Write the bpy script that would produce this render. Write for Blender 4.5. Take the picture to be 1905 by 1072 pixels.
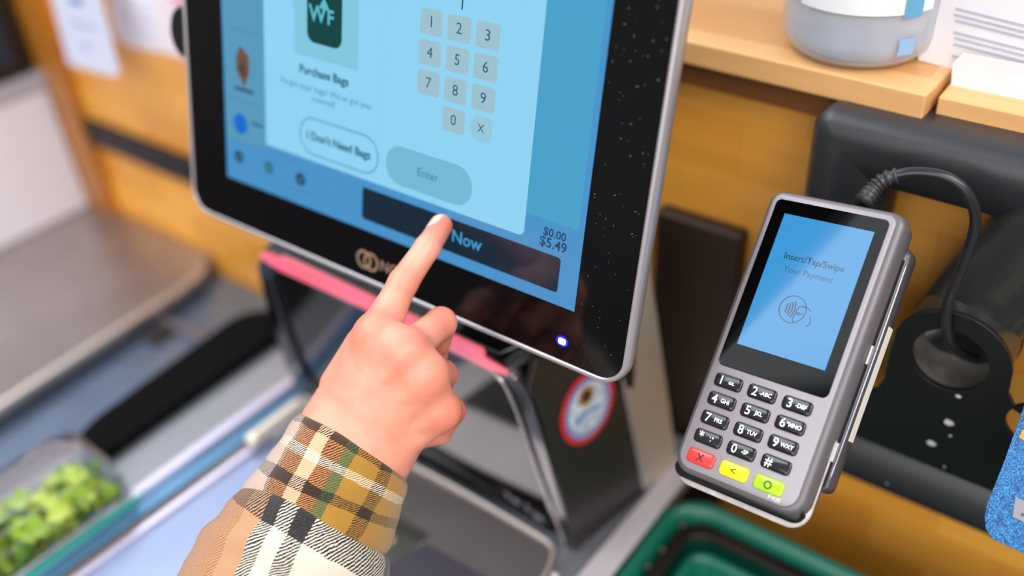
import bpy, bmesh, math, random
import numpy as np
from mathutils import Vector, Matrix
random.seed(4)
S = bpy.context.scene
for o in list(bpy.data.objects): bpy.data.objects.remove(o)
COL = S.collection

# ---------------------------------------------------------------- camera (35 mm lens, looking down at a checkout, rolled)
CX, CY, FPX = 952.5, 536.0, 1852.0
A = np.array([.80670, .31595, -.49941]); A /= np.linalg.norm(A)          # counter's long direction seen from the camera
V = np.array([-.08416, .90043, .42679]); V -= A * (A @ V); V /= np.linalg.norm(V)
D = np.cross(A, V)                                                        # into the touch screen
_t = math.radians(14)
B = math.cos(_t) * D - math.sin(_t) * V                                   # horizontal, towards the wall
G = math.cos(_t) * V + math.sin(_t) * D                                   # down
R = np.array([A, B, -G])
Z0 = 1.18                                                                 # height of the touched point above the floor
def ray(x, y): return np.array([(x - CX) / FPX, (y - CY) / FPX, 1.])
TIP = ray(825, 410) * .570
def cam2w(c):                                                             # camera frame (m) -> world
    q = R @ (np.asarray(c) - TIP); return Vector((q[0], q[1], q[2] + Z0))
def wd(c): return Vector(R @ np.asarray(c))
CAMP = cam2w((0, 0, 0))
cam = bpy.data.objects.new('camera', bpy.data.cameras.new('camera')); COL.objects.link(cam)
m = Matrix.Identity(4)
for j, c in enumerate(((1, 0, 0), (0, -1, 0), (0, 0, -1))):
    d = wd(c)
    for i in range(3): m[i][j] = d[i]
for i in range(3): m[i][3] = CAMP[i]
cam.matrix_world = m
cam.data.sensor_width = 36; cam.data.lens = FPX / 1905 * 36; cam.data.clip_start = .02
cam.data.dof.use_dof = True; cam.data.dof.focus_distance = .520; cam.data.dof.aperture_fstop = 2.1
S.camera = cam

# ---------------------------------------------------------------- light and exposure
S.view_settings.view_transform = 'Standard'; S.view_settings.look = 'None'
S.view_settings.gamma = 1; S.view_settings.exposure = 0.0; S.view_settings.use_curve_mapping = False
wl = bpy.data.worlds.new('store_light'); S.world = wl; wl.use_nodes = True
nt = wl.node_tree; bg = nt.nodes['Background']; bg.inputs[1].default_value = 0.62
tc = nt.nodes.new('ShaderNodeTexCoord'); sx = nt.nodes.new('ShaderNodeSeparateXYZ'); cr = nt.nodes.new('ShaderNodeValToRGB')
nz = nt.nodes.new('ShaderNodeTexNoise'); nz.inputs['Scale'].default_value = 2.6; nz.inputs['Detail'].default_value = 3
ma = nt.nodes.new('ShaderNodeMath'); ma.operation = 'MULTIPLY_ADD'; ma.inputs[1].default_value = .5; ma.inputs[2].default_value = .5
mb = nt.nodes.new('ShaderNodeMath'); mb.operation = 'MULTIPLY_ADD'; mb.inputs[1].default_value = .5
L_ = nt.links.new
L_(tc.outputs['Generated'], sx.inputs[0]); L_(tc.outputs['Generated'], nz.inputs['Vector'])
L_(sx.outputs[2], ma.inputs[0]); L_(nz.outputs[0], mb.inputs[0]); 
mc = nt.nodes.new('ShaderNodeMath'); mc.operation = 'SUBTRACT'; mc.inputs[1].default_value = .25
L_(ma.outputs[0], mb.inputs[2]); L_(mb.outputs[0], mc.inputs[0]); L_(mc.outputs[0], cr.inputs[0]); L_(cr.outputs[0], bg.inputs[0])
e = cr.color_ramp.elements
e[0].position = 0.0; e[0].color = (.12, .09, .07, 1)
e[1].position = 1.0; e[1].color = (1.0, 1.02, 1.08, 1)
for p_, c_ in ((.42, (.16, .13, .12, 1)), (.55, (.42, .38, .36, 1)), (.75, (.9, .9, .95, 1))):
    q = e.new(p_); q.color = c_
def area(name, loc, aim, size, power, color, sy=None):
    l = bpy.data.lights.new(name, 'AREA'); l.energy = power; l.color = color; l.size = size
    if sy: l.shape = 'RECTANGLE'; l.size_y = sy
    o = bpy.data.objects.new(name, l); COL.objects.link(o); o.location = loc
    o.rotation_euler = (Vector(aim) - Vector(loc)).to_track_quat('-Z', 'Y').to_euler(); return o
area('ceiling_lamp', (-1.2, -.2, 3.0), (-.2, 0, 1), 2.4, 46, (.93, .97, 1.0), 1.1)
area('ceiling_lamp', (1.6, -.3, 3.0), (.2, 0, 1), 2.4, 54, (1.0, .97, .93), 1.2)
area('front_fill', (.9, -2.6, 2.2), (.2, .2, 1.0), 3.2, 60, (1.0, .98, .96), 2.2)  # unseen fill light added behind the camera to brighten the wall from the front

# ---------------------------------------------------------------- back-projection on real planes (mm relative to the touched point)
def on(px, py, ax, val):
    n = R[ax]; r = ray(px, py); t = ((TIP @ n) + val / 1000) / (r @ n); q = R @ (r * t - TIP)
    return Vector((q[0], q[1], q[2] + Z0))
def W(x, y, z): return Vector((x / 1000, y / 1000, z / 1000 + Z0))
def at(px, py, depth): return cam2w(ray(px, py) * depth / 1000)

# ---------------------------------------------------------------- materials
def lin(c):
    if isinstance(c, str): c = [int(c[i:i + 2], 16) / 255 for i in (0, 2, 4)]
    return tuple(x / 12.92 if x <= .04045 else ((x + .055) / 1.055) ** 2.4 for x in c) + (1,)
MATS = {}
def mat(name, color, rough=.5, metal=0, emit=0, ecol=None, coat=0, trans=0, ior=1.5, spec=.5, bump=0, bscale=300, var=0, vscale=20, alpha=1, sss=0, stretch=None):
    if name in MATS: return MATS[name]
    m = bpy.data.materials.new(name); m.use_nodes = True; n = m.node_tree.nodes; l = m.node_tree.links
    b = n['Principled BSDF']; c = lin(color)
    b.inputs['Base Color'].default_value = c; b.inputs['Roughness'].default_value = rough; b.inputs['Metallic'].default_value = metal
    b.inputs['IOR'].default_value = ior; b.inputs['Coat Weight'].default_value = coat; b.inputs['Transmission Weight'].default_value = trans
    b.inputs['Specular IOR Level'].default_value = spec; b.inputs['Alpha'].default_value = alpha
    b.inputs['Coat Roughness'].default_value = .06
    if sss: b.inputs['Subsurface Weight'].default_value = sss; b.inputs['Subsurface Scale'].default_value = .004; b.inputs['Subsurface Radius'].default_value = (1, .35, .2)
    if emit: b.inputs['Emission Color'].default_value = lin(ecol or color); b.inputs['Emission Strength'].default_value = emit
    t = n.new('ShaderNodeTexCoord'); mp = n.new('ShaderNodeMapping'); l.new(t.outputs['Object'], mp.inputs[0])
    if stretch: mp.inputs['Scale'].default_value = stretch
    if var:
        z = n.new('ShaderNodeTexNoise'); z.inputs['Scale'].default_value = vscale; z.inputs['Detail'].default_value = 5
        l.new(mp.outputs[0], z.inputs['Vector']); r = n.new('ShaderNodeValToRGB'); l.new(z.outputs[0], r.inputs[0])
        r.color_ramp.elements[0].position = .3; r.color_ramp.elements[1].position = .7
        r.color_ramp.elements[0].color = tuple(x * (1 - var) for x in c[:3]) + (1,); r.color_ramp.elements[1].color = tuple(min(1, x * (1 + var)) for x in c[:3]) + (1,)
        l.new(r.outputs[0], b.inputs['Base Color'])
    if bump:
        z = n.new('ShaderNodeTexNoise'); z.inputs['Scale'].default_value = bscale; z.inputs['Detail'].default_value = 4; l.new(mp.outputs[0], z.inputs['Vector'])
        q = n.new('ShaderNodeBump'); q.inputs['Strength'].default_value = bump; q.inputs['Distance'].default_value = .001
        l.new(z.outputs[0], q.inputs['Height']); l.new(q.outputs[0], b.inputs['Normal'])
    MATS[name] = m; return m
def glow(name, color, k=1.0, rough=.25):                                   # a lit screen area under glass: black base, own light
    return mat(name, '050607', rough=rough, emit=k, ecol=color, spec=.35)

silver = mat('silver_plastic', 'b9b4b8', rough=.32, metal=.55, bump=.05, bscale=2500)
steel = mat('brushed_steel', 'a59d9c', rough=.3, metal=.9, bump=.12, bscale=60, var=.12, vscale=9, stretch=(1, 14, 1))
blacksheen = mat('black_gloss', '0b0b0e', rough=.12, coat=.4)
blackglass = mat('bezel_glass', '07080b', rough=.09, coat=0, spec=.45)
blackmat = mat('black_powder_coat', '111113', rough=.42, bump=.25, bscale=900)
rubber = mat('black_rubber', '17181b', rough=.38)
white = mat('white_paper', 'eceaf0', rough=.7)

# ---------------------------------------------------------------- mesh helpers
def tag(o, label=None, cat=None, group=None, kind=None):
    if label: o['label'] = label
    if cat: o['category'] = cat
    if group: o['group'] = group
    if kind: o['kind'] = kind
    return o
def empty(name, loc=(0, 0, 0), mw=None):
    o = bpy.data.objects.new(name, None); COL.objects.link(o); o.empty_display_size = .02
    if mw is not None: o.matrix_world = mw
    else: o.location = loc
    return o
def link(name, me, material, parent=None, smooth=False, local=False):
    o = bpy.data.objects.new(name, me); COL.objects.link(o)
    if material is not None: me.materials.append(material)
    if smooth:
        for p in me.polygons: p.use_smooth = True
    if parent is not None:
        o.parent = parent
        if not local:
            bpy.context.view_layer.update(); o.matrix_parent_inverse = parent.matrix_world.inverted()
    return o
def mesh(name, verts, faces, material, parent=None, smooth=False, local=False):
    me = bpy.data.meshes.new(name); me.from_pydata([tuple(v) for v in verts], [], faces); me.update()
    return link(name, me, material, parent, smooth, local)
def from_bm(name, bm, material, parent=None, smooth=False, local=False):
    me = bpy.data.meshes.new(name); bmesh.ops.recalc_face_normals(bm, faces=bm.faces); bm.to_mesh(me); bm.free()
    return link(name, me, material, parent, smooth, local)
def bevel(o, w, seg=3, angle=35):
    md = o.modifiers.new('bevel', 'BEVEL'); md.width = w; md.segments = seg; md.limit_method = 'ANGLE'; md.angle_limit = math.radians(angle)
    for p in o.data.polygons: p.use_smooth = True
    wn = o.modifiers.new('wn', 'WEIGHTED_NORMAL'); wn.keep_sharp = True
    return o
def prism(name, pts, vec, material, parent=None, bev=0, local=False, seg=3, angle=35):
    """closed outline pts (3D) extruded along vec"""
    n = len(pts); vec = Vector(vec); v = [Vector(p) for p in pts] + [Vector(p) + vec for p in pts]
    f = [tuple(range(n))[::-1], tuple(range(n, 2 * n))] + [(i, (i + 1) % n, n + (i + 1) % n, n + i) for i in range(n)]
    bm = bmesh.new(); bv = [bm.verts.new(p) for p in v]
    for q in f: bm.faces.new([bv[i] for i in q])
    o = from_bm(name, bm, material, parent, False, local)
    if bev: bevel(o, bev, seg, angle)
    return o
def box(name, lo, hi, material, parent=None, bev=0, local=False):
    x0, y0, z0 = lo; x1, y1, z1 = hi
    return prism(name, [(x0, y0, z0), (x1, y0, z0), (x1, y1, z0), (x0, y1, z0)], (0, 0, z1 - z0), material, parent, bev, local)
def rr(x0, y0, x1, y1, r, seg=6, z=0):
    """rounded rectangle; r one radius or four (bl, br, tr, tl)"""
    rs = r if isinstance(r, (tuple, list)) else (r,) * 4; out = []
    for (cx, cy, a0), q in zip(((x0, y0, 180), (x1, y0, 270), (x1, y1, 0), (x0, y1, 90)), rs):
        sx = 1 if cx == x0 else -1; sy = 1 if cy == y0 else -1
        for i in range(seg + 1):
            a = math.radians(a0 + 90 * i / seg); out.append(Vector((cx + sx * q + q * math.cos(a), cy + sy * q + q * math.sin(a), z)))
    return out
def loft(name, rings, material, parent=None, smooth=True, cap0=True, cap1=True, local=False, closed=True):
    n = len(rings[0]); v = [p for r in rings for p in r]; f = []
    for k in range(len(rings) - 1):
        for i in range(n if closed else n - 1):
            j = (i + 1) % n; f.append((k * n + i, k * n + j, (k + 1) * n + j, (k + 1) * n + i))
    if cap0: f.append(tuple(range(n))[::-1])
    if cap1: f.append(tuple((len(rings) - 1) * n + i for i in range(n)))
    bm = bmesh.new(); bv = [bm.verts.new(p) for p in v]
    for q in f: bm.faces.new([bv[i] for i in q])
    return from_bm(name, bm, material, parent, smooth, local)
def spline(P, n=10):
    P = [Vector(p) for p in P]; out = []
    Q = [2 * P[0] - P[1]] + P + [2 * P[-1] - P[-2]]
    for i in range(1, len(Q) - 2):
        a, b, c, d = Q[i - 1:i + 3]
        for k in range(n):
            t = k / n; out.append(.5 * ((2 * b) + (c - a) * t + (2 * a - 5 * b + 4 * c - d) * t * t + (3 * b - a - 3 * c + d) * t ** 3))
    out.append(P[-1]); return out
def tube(name, path, r, material, parent=None, seg=12, local=False, cap=True):
    path = [Vector(p) for p in path]; rings = []; nrm = None
    rs = r if isinstance(r, (list, tuple)) else [r] * len(path)
    for i, p in enumerate(path):
        t = (path[min(i + 1, len(path) - 1)] - path[max(i - 1, 0)]).normalized()
        if nrm is None: nrm = t.orthogonal().normalized()
        nrm = (nrm - t * nrm.dot(t)).normalized(); bn = t.cross(nrm)
        rings.append([p + rs[i] * (math.cos(a) * nrm + math.sin(a) * bn) for a in [2 * math.pi * k / seg for k in range(seg)]])
    return loft(name, rings, material, parent, True, cap, cap, local)
def flat(name, pts, material, parent=None, z=0, local=True):
    """thin print or screen area, outline in its parent's plane"""
    return mesh(name, [(p[0], p[1], z) for p in pts], [tuple(range(len(pts)))], material, parent, False, local)
def text(name, s, size, material, parent, x, y, z, align='CENTER', ext=0, bold=0, sx=1, rot=0):
    items = s if isinstance(s, list) else [(s, x, y, size)]
    bm = bmesh.new()
    for (t, tx, ty, ts) in items:
        cu = bpy.data.curves.new('t', 'FONT'); cu.body = t; cu.size = ts; cu.align_x = align; cu.align_y = 'CENTER'; cu.extrude = ext; cu.offset = bold; cu.resolution_u = 3
        o = bpy.data.objects.new('t', cu); COL.objects.link(o); bpy.context.view_layer.update()
        me = bpy.data.meshes.new_from_object(o.evaluated_get(bpy.context.evaluated_depsgraph_get()))
        me.transform(Matrix.Translation((tx, ty, z)) @ Matrix.Rotation(rot, 4, 'Z') @ Matrix.Diagonal((sx, 1, 1, 1)))
        bm.from_mesh(me); bpy.data.meshes.remove(me); bpy.data.objects.remove(o); bpy.data.curves.remove(cu)
    me = bpy.data.meshes.new(name); bm.to_mesh(me); bm.free()
    return link(name, me, material, parent, False, True)
def disc(cx, cy, r, n=28, ry=None): return [(cx + r * math.cos(2 * math.pi * i / n), cy + (ry or r) * math.sin(2 * math.pi * i / n)) for i in range(n)]
def ringmesh(name, outer, inner, material, parent, z):
    n = len(outer); v = [(p[0], p[1], z) for p in outer] + [(p[0], p[1], z) for p in inner]
    return mesh(name, v, [(i, (i + 1) % n, n + (i + 1) % n, n + i) for i in range(n)], material, parent, False, True)

# ================================================================ SETTING
def wood(name, c1, c2, bw=.13, rh=.04, plane='XZ'):
    m = bpy.data.materials.new(name); m.use_nodes = True; n = m.node_tree.nodes; l = m.node_tree.links; b = n['Principled BSDF']
    t = n.new('ShaderNodeTexCoord'); s = n.new('ShaderNodeSeparateXYZ'); c = n.new('ShaderNodeCombineXYZ'); l.new(t.outputs['Object'], s.inputs[0])
    i, j = {'XZ': (0, 2), 'XY': (0, 1)}[plane]; l.new(s.outputs[i], c.inputs[0]); l.new(s.outputs[j], c.inputs[1])
    br = n.new('ShaderNodeTexBrick'); l.new(c.outputs[0], br.inputs[0]); br.inputs['Scale'].default_value = 1
    br.inputs['Color1'].default_value = lin(c1); br.inputs['Color2'].default_value = lin(c2); br.inputs['Mortar'].default_value = lin(c2)
    br.inputs['Mortar Size'].default_value = .0006; br.inputs['Brick Width'].default_value = bw; br.inputs['Row Height'].default_value = rh; br.inputs['Mortar Smooth'].default_value = .3
    mp = n.new('ShaderNodeMapping'); mp.inputs['Scale'].default_value = (4, 4, 30); l.new(t.outputs['Object'], mp.inputs[0])
    z = n.new('ShaderNodeTexNoise'); z.inputs['Scale'].default_value = 3; z.inputs['Detail'].default_value = 6; l.new(mp.outputs[0], z.inputs['Vector'])
    r = n.new('ShaderNodeValToRGB'); l.new(z.outputs[0], r.inputs[0]); r.color_ramp.elements[0].color = (.82, .8, .76, 1); r.color_ramp.elements[1].color = (1.1, 1.1, 1.1, 1)
    x = n.new('ShaderNodeMixRGB'); x.blend_type = 'MULTIPLY'; x.inputs[0].default_value = 1; l.new(br.outputs[0], x.inputs[1]); l.new(r.outputs[0], x.inputs[2])
    l.new(x.outputs[0], b.inputs['Base Color']); b.inputs['Roughness'].default_value = .34; b.inputs['Coat Weight'].default_value = .25; b.inputs['Coat Roughness'].default_value = .25
    return m
woodw = wood('maple_block_wall', 'ffb84e', 'ea9c3a', .09, .042)
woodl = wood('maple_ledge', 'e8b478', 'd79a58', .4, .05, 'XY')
WY = 200
tag(box('wall_back', W(-1500, WY, -900), W(900, WY + 30, 30), woodw), kind='structure')
tag(box('trim_1', W(-1200, WY - 9, -246), W(-330, WY, -212), mat('dark_trim', '141318', rough=.5), bev=.002), kind='structure')
tag(box('wall_left', W(-1500, WY - 14, -900), W(-742, WY, 300), wood('maple_panel', 'c07c2c', 'b06f25', .5, .5)), kind='structure')
tag(box('floor', W(-2500, -2500, -1190), W(2500, 1500, -1180), mat('grey_floor', '8d8780', rough=.35, var=.1)), kind='structure')

# counter (scanner deck) and its base
deckm = mat('deck_steel', '8d9098', rough=.35, metal=.55, bump=.1, bscale=40, var=.1, vscale=7, stretch=(14, 1, 1))
cab = empty('checkout_counter', W(-100, 0, -900)); tag(cab, 'steel-topped checkout counter under the black scanner tower', 'counter')
dk = prism('deck', [W(-342, -520, -280), W(94, -520, -280), W(97, 172, -280), W(90, 176, -280), W(-236, 104, -280), W(-236, 104, -280) + Vector((-.02, -.004, 0)), W(-330, 95, -280)], (0, 0, -.02), deckm, cab)
bevel(dk, .002, 2)
box('base', W(-325, -500, -1180), W(90, 95, -301), mat('counter_base', '4a4644', rough=.5), cab)
prism('edge_strip', [W(70, -300, -279.5), W(97, -300, -279.5), W(100, 171, -279.5), W(84, 171, -279.5)], (0, 0, .003), mat('pale_strip', 'd6d0d6', rough=.35, metal=.3), cab, .001)

# ================================================================ LEFT BAGGING SHELF
zs = -345
st = empty('bagging_shelf', W(-700, 0, -1180)); tag(st, 'brushed steel bagging shelf with rounded front edge at the left', 'shelf')
p = [on(-260, 915, 2, zs), on(0, 752, 2, zs), on(330, 541, 2, zs), on(372, 508, 2, zs), on(381, 494, 2, zs), on(372, 485, 2, zs), W(-560, 198, zs), W(-1300, 198, zs), W(-1300, -300, zs)]
o = prism('shelf_top', p, (0, 0, -.016), mat('shelf_steel', 'a89f9e', rough=.3, metal=.75, bump=.08, bscale=30, var=.08), st, .005, seg=4)
p2 = [q + Vector((-.010, -.005, 0)) for q in p[:7]] + [W(-1280, 190, zs), W(-1280, -280, zs)]
prism('under_frame', [q + Vector((0, 0, -.016)) for q in p2], (0, 0, -.042), mat('shelf_dark', '16130f', rough=.5), st, .002)
tube('front_rim', [q + Vector((-.002, 0, -.003)) for q in p[:6]], .0042, mat('rim_bright', 'cfc4bd', rough=.3, metal=.6), st, 10)
for i, (a, b) in enumerate(((-620, 40), (-1200, 150))):
    box('leg', W(a, b, -1180), W(a + 40, b + 40, zs - 58), rubber, st, .003)

# lower conveyor deck between shelf and scanner
cv = empty('lower_deck', W(-420, -50, -1180)); tag(cv, 'blue-grey steel deck below and right of the bagging shelf', 'deck')
zl = -372
o = prism('deck', [W(-700, -420, zl), W(-350, -420, zl), W(-350, 60, zl), W(-400, 196, zl), W(-700, 196, zl)], (0, 0, -.012), mat('deck_blue_steel', '7f92ad', rough=.3, metal=.7, var=.1, bump=.05), cv, .002)
box('base', W(-690, -400, -1180), W(-360, 190, zl - 13), mat('counter_base', '4a4644'), cv)
box('divider', W(-356, -420, zl - 1), W(-345, -118, -291), mat('divider_brown', '2a2320', rough=.5), cv, .002)
br_ = empty('hinge_bracket', W(-440, 110, zl)); tag(br_, 'dark steel bracket under the front corner of the bagging shelf', 'bracket')
c0 = on(292, 650, 2, zl)
box('post', (c0.x - .020, c0.y, Z0 + zl / 1000), (c0.x - .004, c0.y + .03, Z0 - .393 + .03), mat('bracket_brown', '2b1c12', rough=.5), br_, .002)
box('plate', (c0.x - .05, c0.y + .03, Z0 + zl / 1000), (c0.x + .05, c0.y + .04, Z0 - .392 + .028), mat('bracket_grey', '85808a', rough=.35, metal=.6), br_, .002)

# black rounded handle / belt guard
bg_ = [on(*q, 2, -268) for q in ((140, 845), (139, 825), (149, 800), (175, 774), (429, 590), (462, 577), (505, 572), (560, 600), (540, 618), (505, 628), (191, 846), (165, 853), (150, 853))]
o = prism('belt_guard', bg_, (0, 0, -.012), mat('guard_black', '040507', rough=.85, spec=.12), None, .004); tag(o, 'long black rounded guard strip beside the steel scanner deck', 'guard')

# rails of the scanner
def bar(name, a, b, z, w, h, material, parent=None, bev=.001):
    a = on(*a, 2, z); b = on(*b, 2, z); d = (b - a).normalized(); s = Vector((-d.y, d.x, 0)) * w / 2
    return prism(name, [a - s, b - s, b + s, a + s], (0, 0, -h), material, parent, bev)
rl = empty('deck_rail', W(-240, -80, -280)); tag(rl, 'pale metal double rail running along the left of the scanner glass', 'rail')
railm = mat('rail_metal', 'cfcbe0', rough=.25, metal=.6)
bar('outer_rail', (-60, 1136), (545, 704), -268, .009, .013, railm, rl)
bar('inner_groove', (60, 1117), (476, 821), -274, .006, .007, mat('groove_brown', '6b5346', rough=.4), rl)
bar('inner_rail', (80, 1116), (500, 810), -272, .006, .009, railm, rl)
gl = mat('scanner_glass_blue', '5f93b8', rough=.16, metal=.35, var=.12, vscale=6)
def quad(name, q, z, h, material, parent): return prism(name, [on(*k, 2, z) for k in q], (0, 0, -h), material, parent, .0008)
quad('glass_strip', ((5, 1112), (548, 716), (556, 742), (60, 1106)), -276, .004, gl, rl)
quad('weigh_plate', ((110, 1112), (500, 812), (650, 860), (560, 1200), (150, 1200)), -276, .005, mat('weigh_plate_blue', '8794b4', rough=.38, metal=.5, var=.12, vscale=6), rl)
rod = empty('rod_handle', W(-230, 0, -262)); tag(rod, 'short polished steel rod with rounded end left of the wrist', 'handle')
a = on(462, 824, 2, -266); b = on(552, 757, 2, -266)
tube('rod', spline([a, a.lerp(b, .5), b, b + (b - a).normalized() * .005], 4), [.0062] * 11 + [.0052, .0034], mat('polished_rod', 'e8dfd2', rough=.4, metal=.5), rod)

# salad in clear clamshell
sal = empty('salad_box', W(-290, -165, -280)); tag(sal, 'clear plastic clamshell of green salad on a teal tray at the lower left', 'salad box')
sc = on(48, 985, 2, -262); da = (on(191, 915, 2, -280) - on(23, 1032, 2, -280)); da.z = 0; da.normalize(); db = Vector((-da.y, da.x, 0))
def sl(u, v, z): return Vector((sc.x, sc.y, 0)) + da * u + db * v + Vector((0, 0, Z0 + z))
def srr(w, h, r, z): return [sl(q.x, q.y, z) for q in rr(-w, -h, w, h, r, 5)]
tealm = mat('teal_tray', '2fae9c', rough=.4)
loft('tray', [srr(.064, .030, .01, -.279), srr(.070, .036, .012, -.262), srr(.073, .039, .013, -.260), srr(.073, .039, .013, -.258), srr(.069, .035, .012, -.259), srr(.063, .030, .01, -.276)], mat('tray_clear', 'dfe8ea', rough=.2, trans=.6, ior=1.3), sal, False, cap1=True)
prism('teal_edge', [sl(-.073, -.0392, -.268), sl(.073, -.0392, -.268), sl(.073, -.0400, -.268), sl(-.073, -.0400, -.268)], (0, 0, .006), tealm, sal)
clear = mat('clear_plastic', 'f4f8ff', rough=.06, trans=1, ior=1.25)
o = loft('lid', [srr(.072, .038, .013, -.2575), srr(.068, .034, .014, -.228), srr(.060, .027, .016, -.221)], clear, sal, True, cap0=False); 
sd = o.modifiers.new('s', 'SOLIDIFY'); sd.thickness = .0006
# leaves: each a wavy blade
lv = []
for k in range(80):
    u, v_, z_ = random.uniform(-.058, .058), random.uniform(-.022, .022), random.uniform(-.266, -.246)
    bm = bmesh.new(); s = random.uniform(.007, .014); ra = random.uniform(0, 6.28); tilt = random.uniform(-.7, .7); N = 6
    rot = Matrix.Rotation(ra, 3, 'Z') @ Matrix.Rotation(tilt, 3, 'X')
    g = [[None] * N for _ in range(N)]
    for i in range(N):
        for j in range(N):
            x, y = i / (N - 1) * 2 - 1, j / (N - 1) * 2 - 1; wd_ = (1 - .55 * abs(x) ** 2)
            q = rot @ Vector((x * s, y * s * wd_ * .7, .28 * s * math.sin(5 * x + 3 * y + k) * (abs(y) + .2) + .3 * s * y * y))
            w_ = sl(u, v_, z_); g[i][j] = bm.verts.new(w_ + q)
    for i in range(N - 1):
        for j in range(N - 1): bm.faces.new((g[i][j], g[i + 1][j], g[i + 1][j + 1], g[i][j + 1]))
    mm = mat('lettuce_%d' % (k % 4), ('b4c82e', '9cbc2a', 'c8d64c', '6f9c24')[k % 4], rough=.4, var=.2, vscale=150, sss=.1)
    from_bm('lettuce_leaf', bm, mm, sal, True)

# ================================================================ LEFT: white box, dark box, notices
wb = empty('white_bag_box', W(-850, 60, zs)); tag(wb, 'large plain white box standing on the steel shelf at far left', 'box')
q0 = on(168, 384, 2, zs); q1 = on(0, 466, 2, zs)
dirb = (q1 - q0).normalized()
prism('box_body', [q0 + Vector((0, 0, .001)), q0 + dirb * .30 + Vector((0, 0, .001)), q0 + dirb * .30 + Vector((-.3, 0, .001)), q0 + Vector((-.3, 0, .001))], (0, 0, .165), mat('white_card', 'dedbe6', rough=.5), wb, .003)
prism('box_lid', [q0 + dirb * -.003 + Vector((.003, 0, .166)), q0 + dirb * .30 + Vector((.003, 0, .166)), q0 + dirb * .30 + Vector((-.3, 0, .166)), q0 + dirb * -.003 + Vector((-.3, 0, .166))], (0, 0, .022), mat('grey_lid', 'a7a3b0', rough=.5), wb, .003)
dkb = empty('dark_display', q0 + Vector((0, 0, .19))); tag(dkb, 'dark blue-black screen unit on top of the white box, upper left corner', 'screen')
b0 = q0 + Vector((0.000, -.004, .1895)); 
prism('casing', [b0, b0 + dirb * .25, b0 + dirb * .25 + Vector((-.25, 0, 0)), b0 + Vector((-.25, 0, 0))], (0, 0, .20), mat('casing_black', '17130f', rough=.5), dkb, .006)
b1 = b0 + dirb * .022 + Vector((.0005, 0, .018)); nn = Vector((dirb.y, -dirb.x, 0)); nn = nn if nn.x > 0 else -nn
prism('glass', [b1, b1 + dirb * .22, b1 + dirb * .22 + Vector((0, 0, .16)), b1 + Vector((0, 0, .16))], nn * .0015, mat('casing_glass', '1e2c40', rough=.15), dkb)

yl = WY - 40
lab = empty('hanging_label', on(160, 0, 1, yl)); tag(lab, 'bluish white paper label hanging in front of the wooden wall', 'label')
q = [on(*k, 1, yl) for k in ((84, -50), (126, 116), (134, 122), (216, 143), (222, 136), (180, -30))]
prism('paper', q, (0, .0008, 0), mat('label_paper', 'dfe4fa', rough=.5), lab)
prism('print_line', [on(*k, 1, yl - .5) for k in ((128, 36), (180, 50), (181, 56), (130, 42))], (0, .0003, 0), mat('label_print', 'aab6dc', rough=.6), lab)
prism('logo_mark', [on(*k, 1, yl - .5) for k in ((128, -8), (152, -2), (152, 12), (132, 6))], (0, .0003, 0), mat('label_blue', '5c86d0', rough=.6), lab)
prism('print_dot', [on(160 + 8 * math.cos(t), 86 + 8 * math.sin(t), 1, yl - .5) for t in [i * math.pi / 4 for i in range(8)]], (0, .0003, 0), mat('label_print2', 'b4c0ea', rough=.6), lab)
prism('hook', [on(*k, 1, yl) for k in ((110, -60), (150, -50), (150, -40), (110, -50))], (0, .04, 0), steel, lab)
for i, (c, q, lb) in enumerate((('f0eef8', ((196, -60), (210, 64), (238, 86), (300, 98), (296, -40)), 'white paper notice pinned between the hanging label and the monitor'),
                            ('f3e6ee', ((290, -50), (298, 97), (344, 110), (344, -60)), 'pinkish white notice pinned nearest the monitor edge, upper left'))):
    n_ = empty('paper_notice', on(*q[1], 1, WY)); tag(n_, lb, 'notice')
    prism('sheet', [on(*k, 1, WY - 1.2 - i) for k in q], (0, .0006, 0), mat('notice_%d' % i, c, rough=.6), n_)
    if i == 0:
        for k, (a_, b_, cc) in enumerate((((215, 26), (286, 40), 'b9bfe6'), ((222, 50), (286, 66), 'c6c9ea'), ((212, 4), (280, 16), 'cfd0ee'))):
            prism('print_line', [on(a_[0], a_[1], 1, WY - 1.8), on(b_[0], b_[1], 1, WY - 1.8), on(b_[0], b_[1] + 6, 1, WY - 1.8), on(a_[0], a_[1] + 6, 1, WY - 1.8)], (0, .0003, 0), mat('np%d' % k, cc), n_)
    else:
        prism('print_block', [on(*k, 1, WY - 2.8) for k in ((318, -6), (344, 0), (344, 10), (320, 4))], (0, .0003, 0), mat('npred', 'e46a78'), n_)
        prism('print_block', [on(*k, 1, WY - 2.8) for k in ((316, 24), (342, 30), (342, 44), (322, 38))], (0, .0003, 0), mat('nppink', 'f0bfd2'), n_)

# ================================================================ WALL LEDGE, JAR, NOTICE (upper right)
zl_ = 52
ld = empty('wooden_ledge', W(120, 300, 10)); tag(ld, 'thick maple ledge shelf along the wall behind the monitor', 'ledge')
f0 = on(1255, 70, 2, zl_); f1 = on(1724, 177, 2, zl_); dd = (f1 - f0).normalized()
prism('shelf_board', [f0 - dd * .5, f1, f1 + Vector((.004, .1, 0)), f1 + Vector((.004, .35, 0)), f0 - dd * .5 + Vector((0, .35, 0))], (0, 0, -.016), woodl, ld, .0015)
prism('under_shade_strip', [f0 - dd * .5 + Vector((0, .006, -.016)), f1 + Vector((-.02, .006, -.016)), f1 + Vector((-.02, .3, -.016)), f0 - dd * .5 + Vector((0, .3, -.016))], (0, 0, -.016), mat('ledge_shade', '6a3f14', rough=.5), ld)  # dark strip inset below the board, coloured as the ledge's shadow band
f2 = f1 + Vector((.004, .010, -.004))
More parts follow.
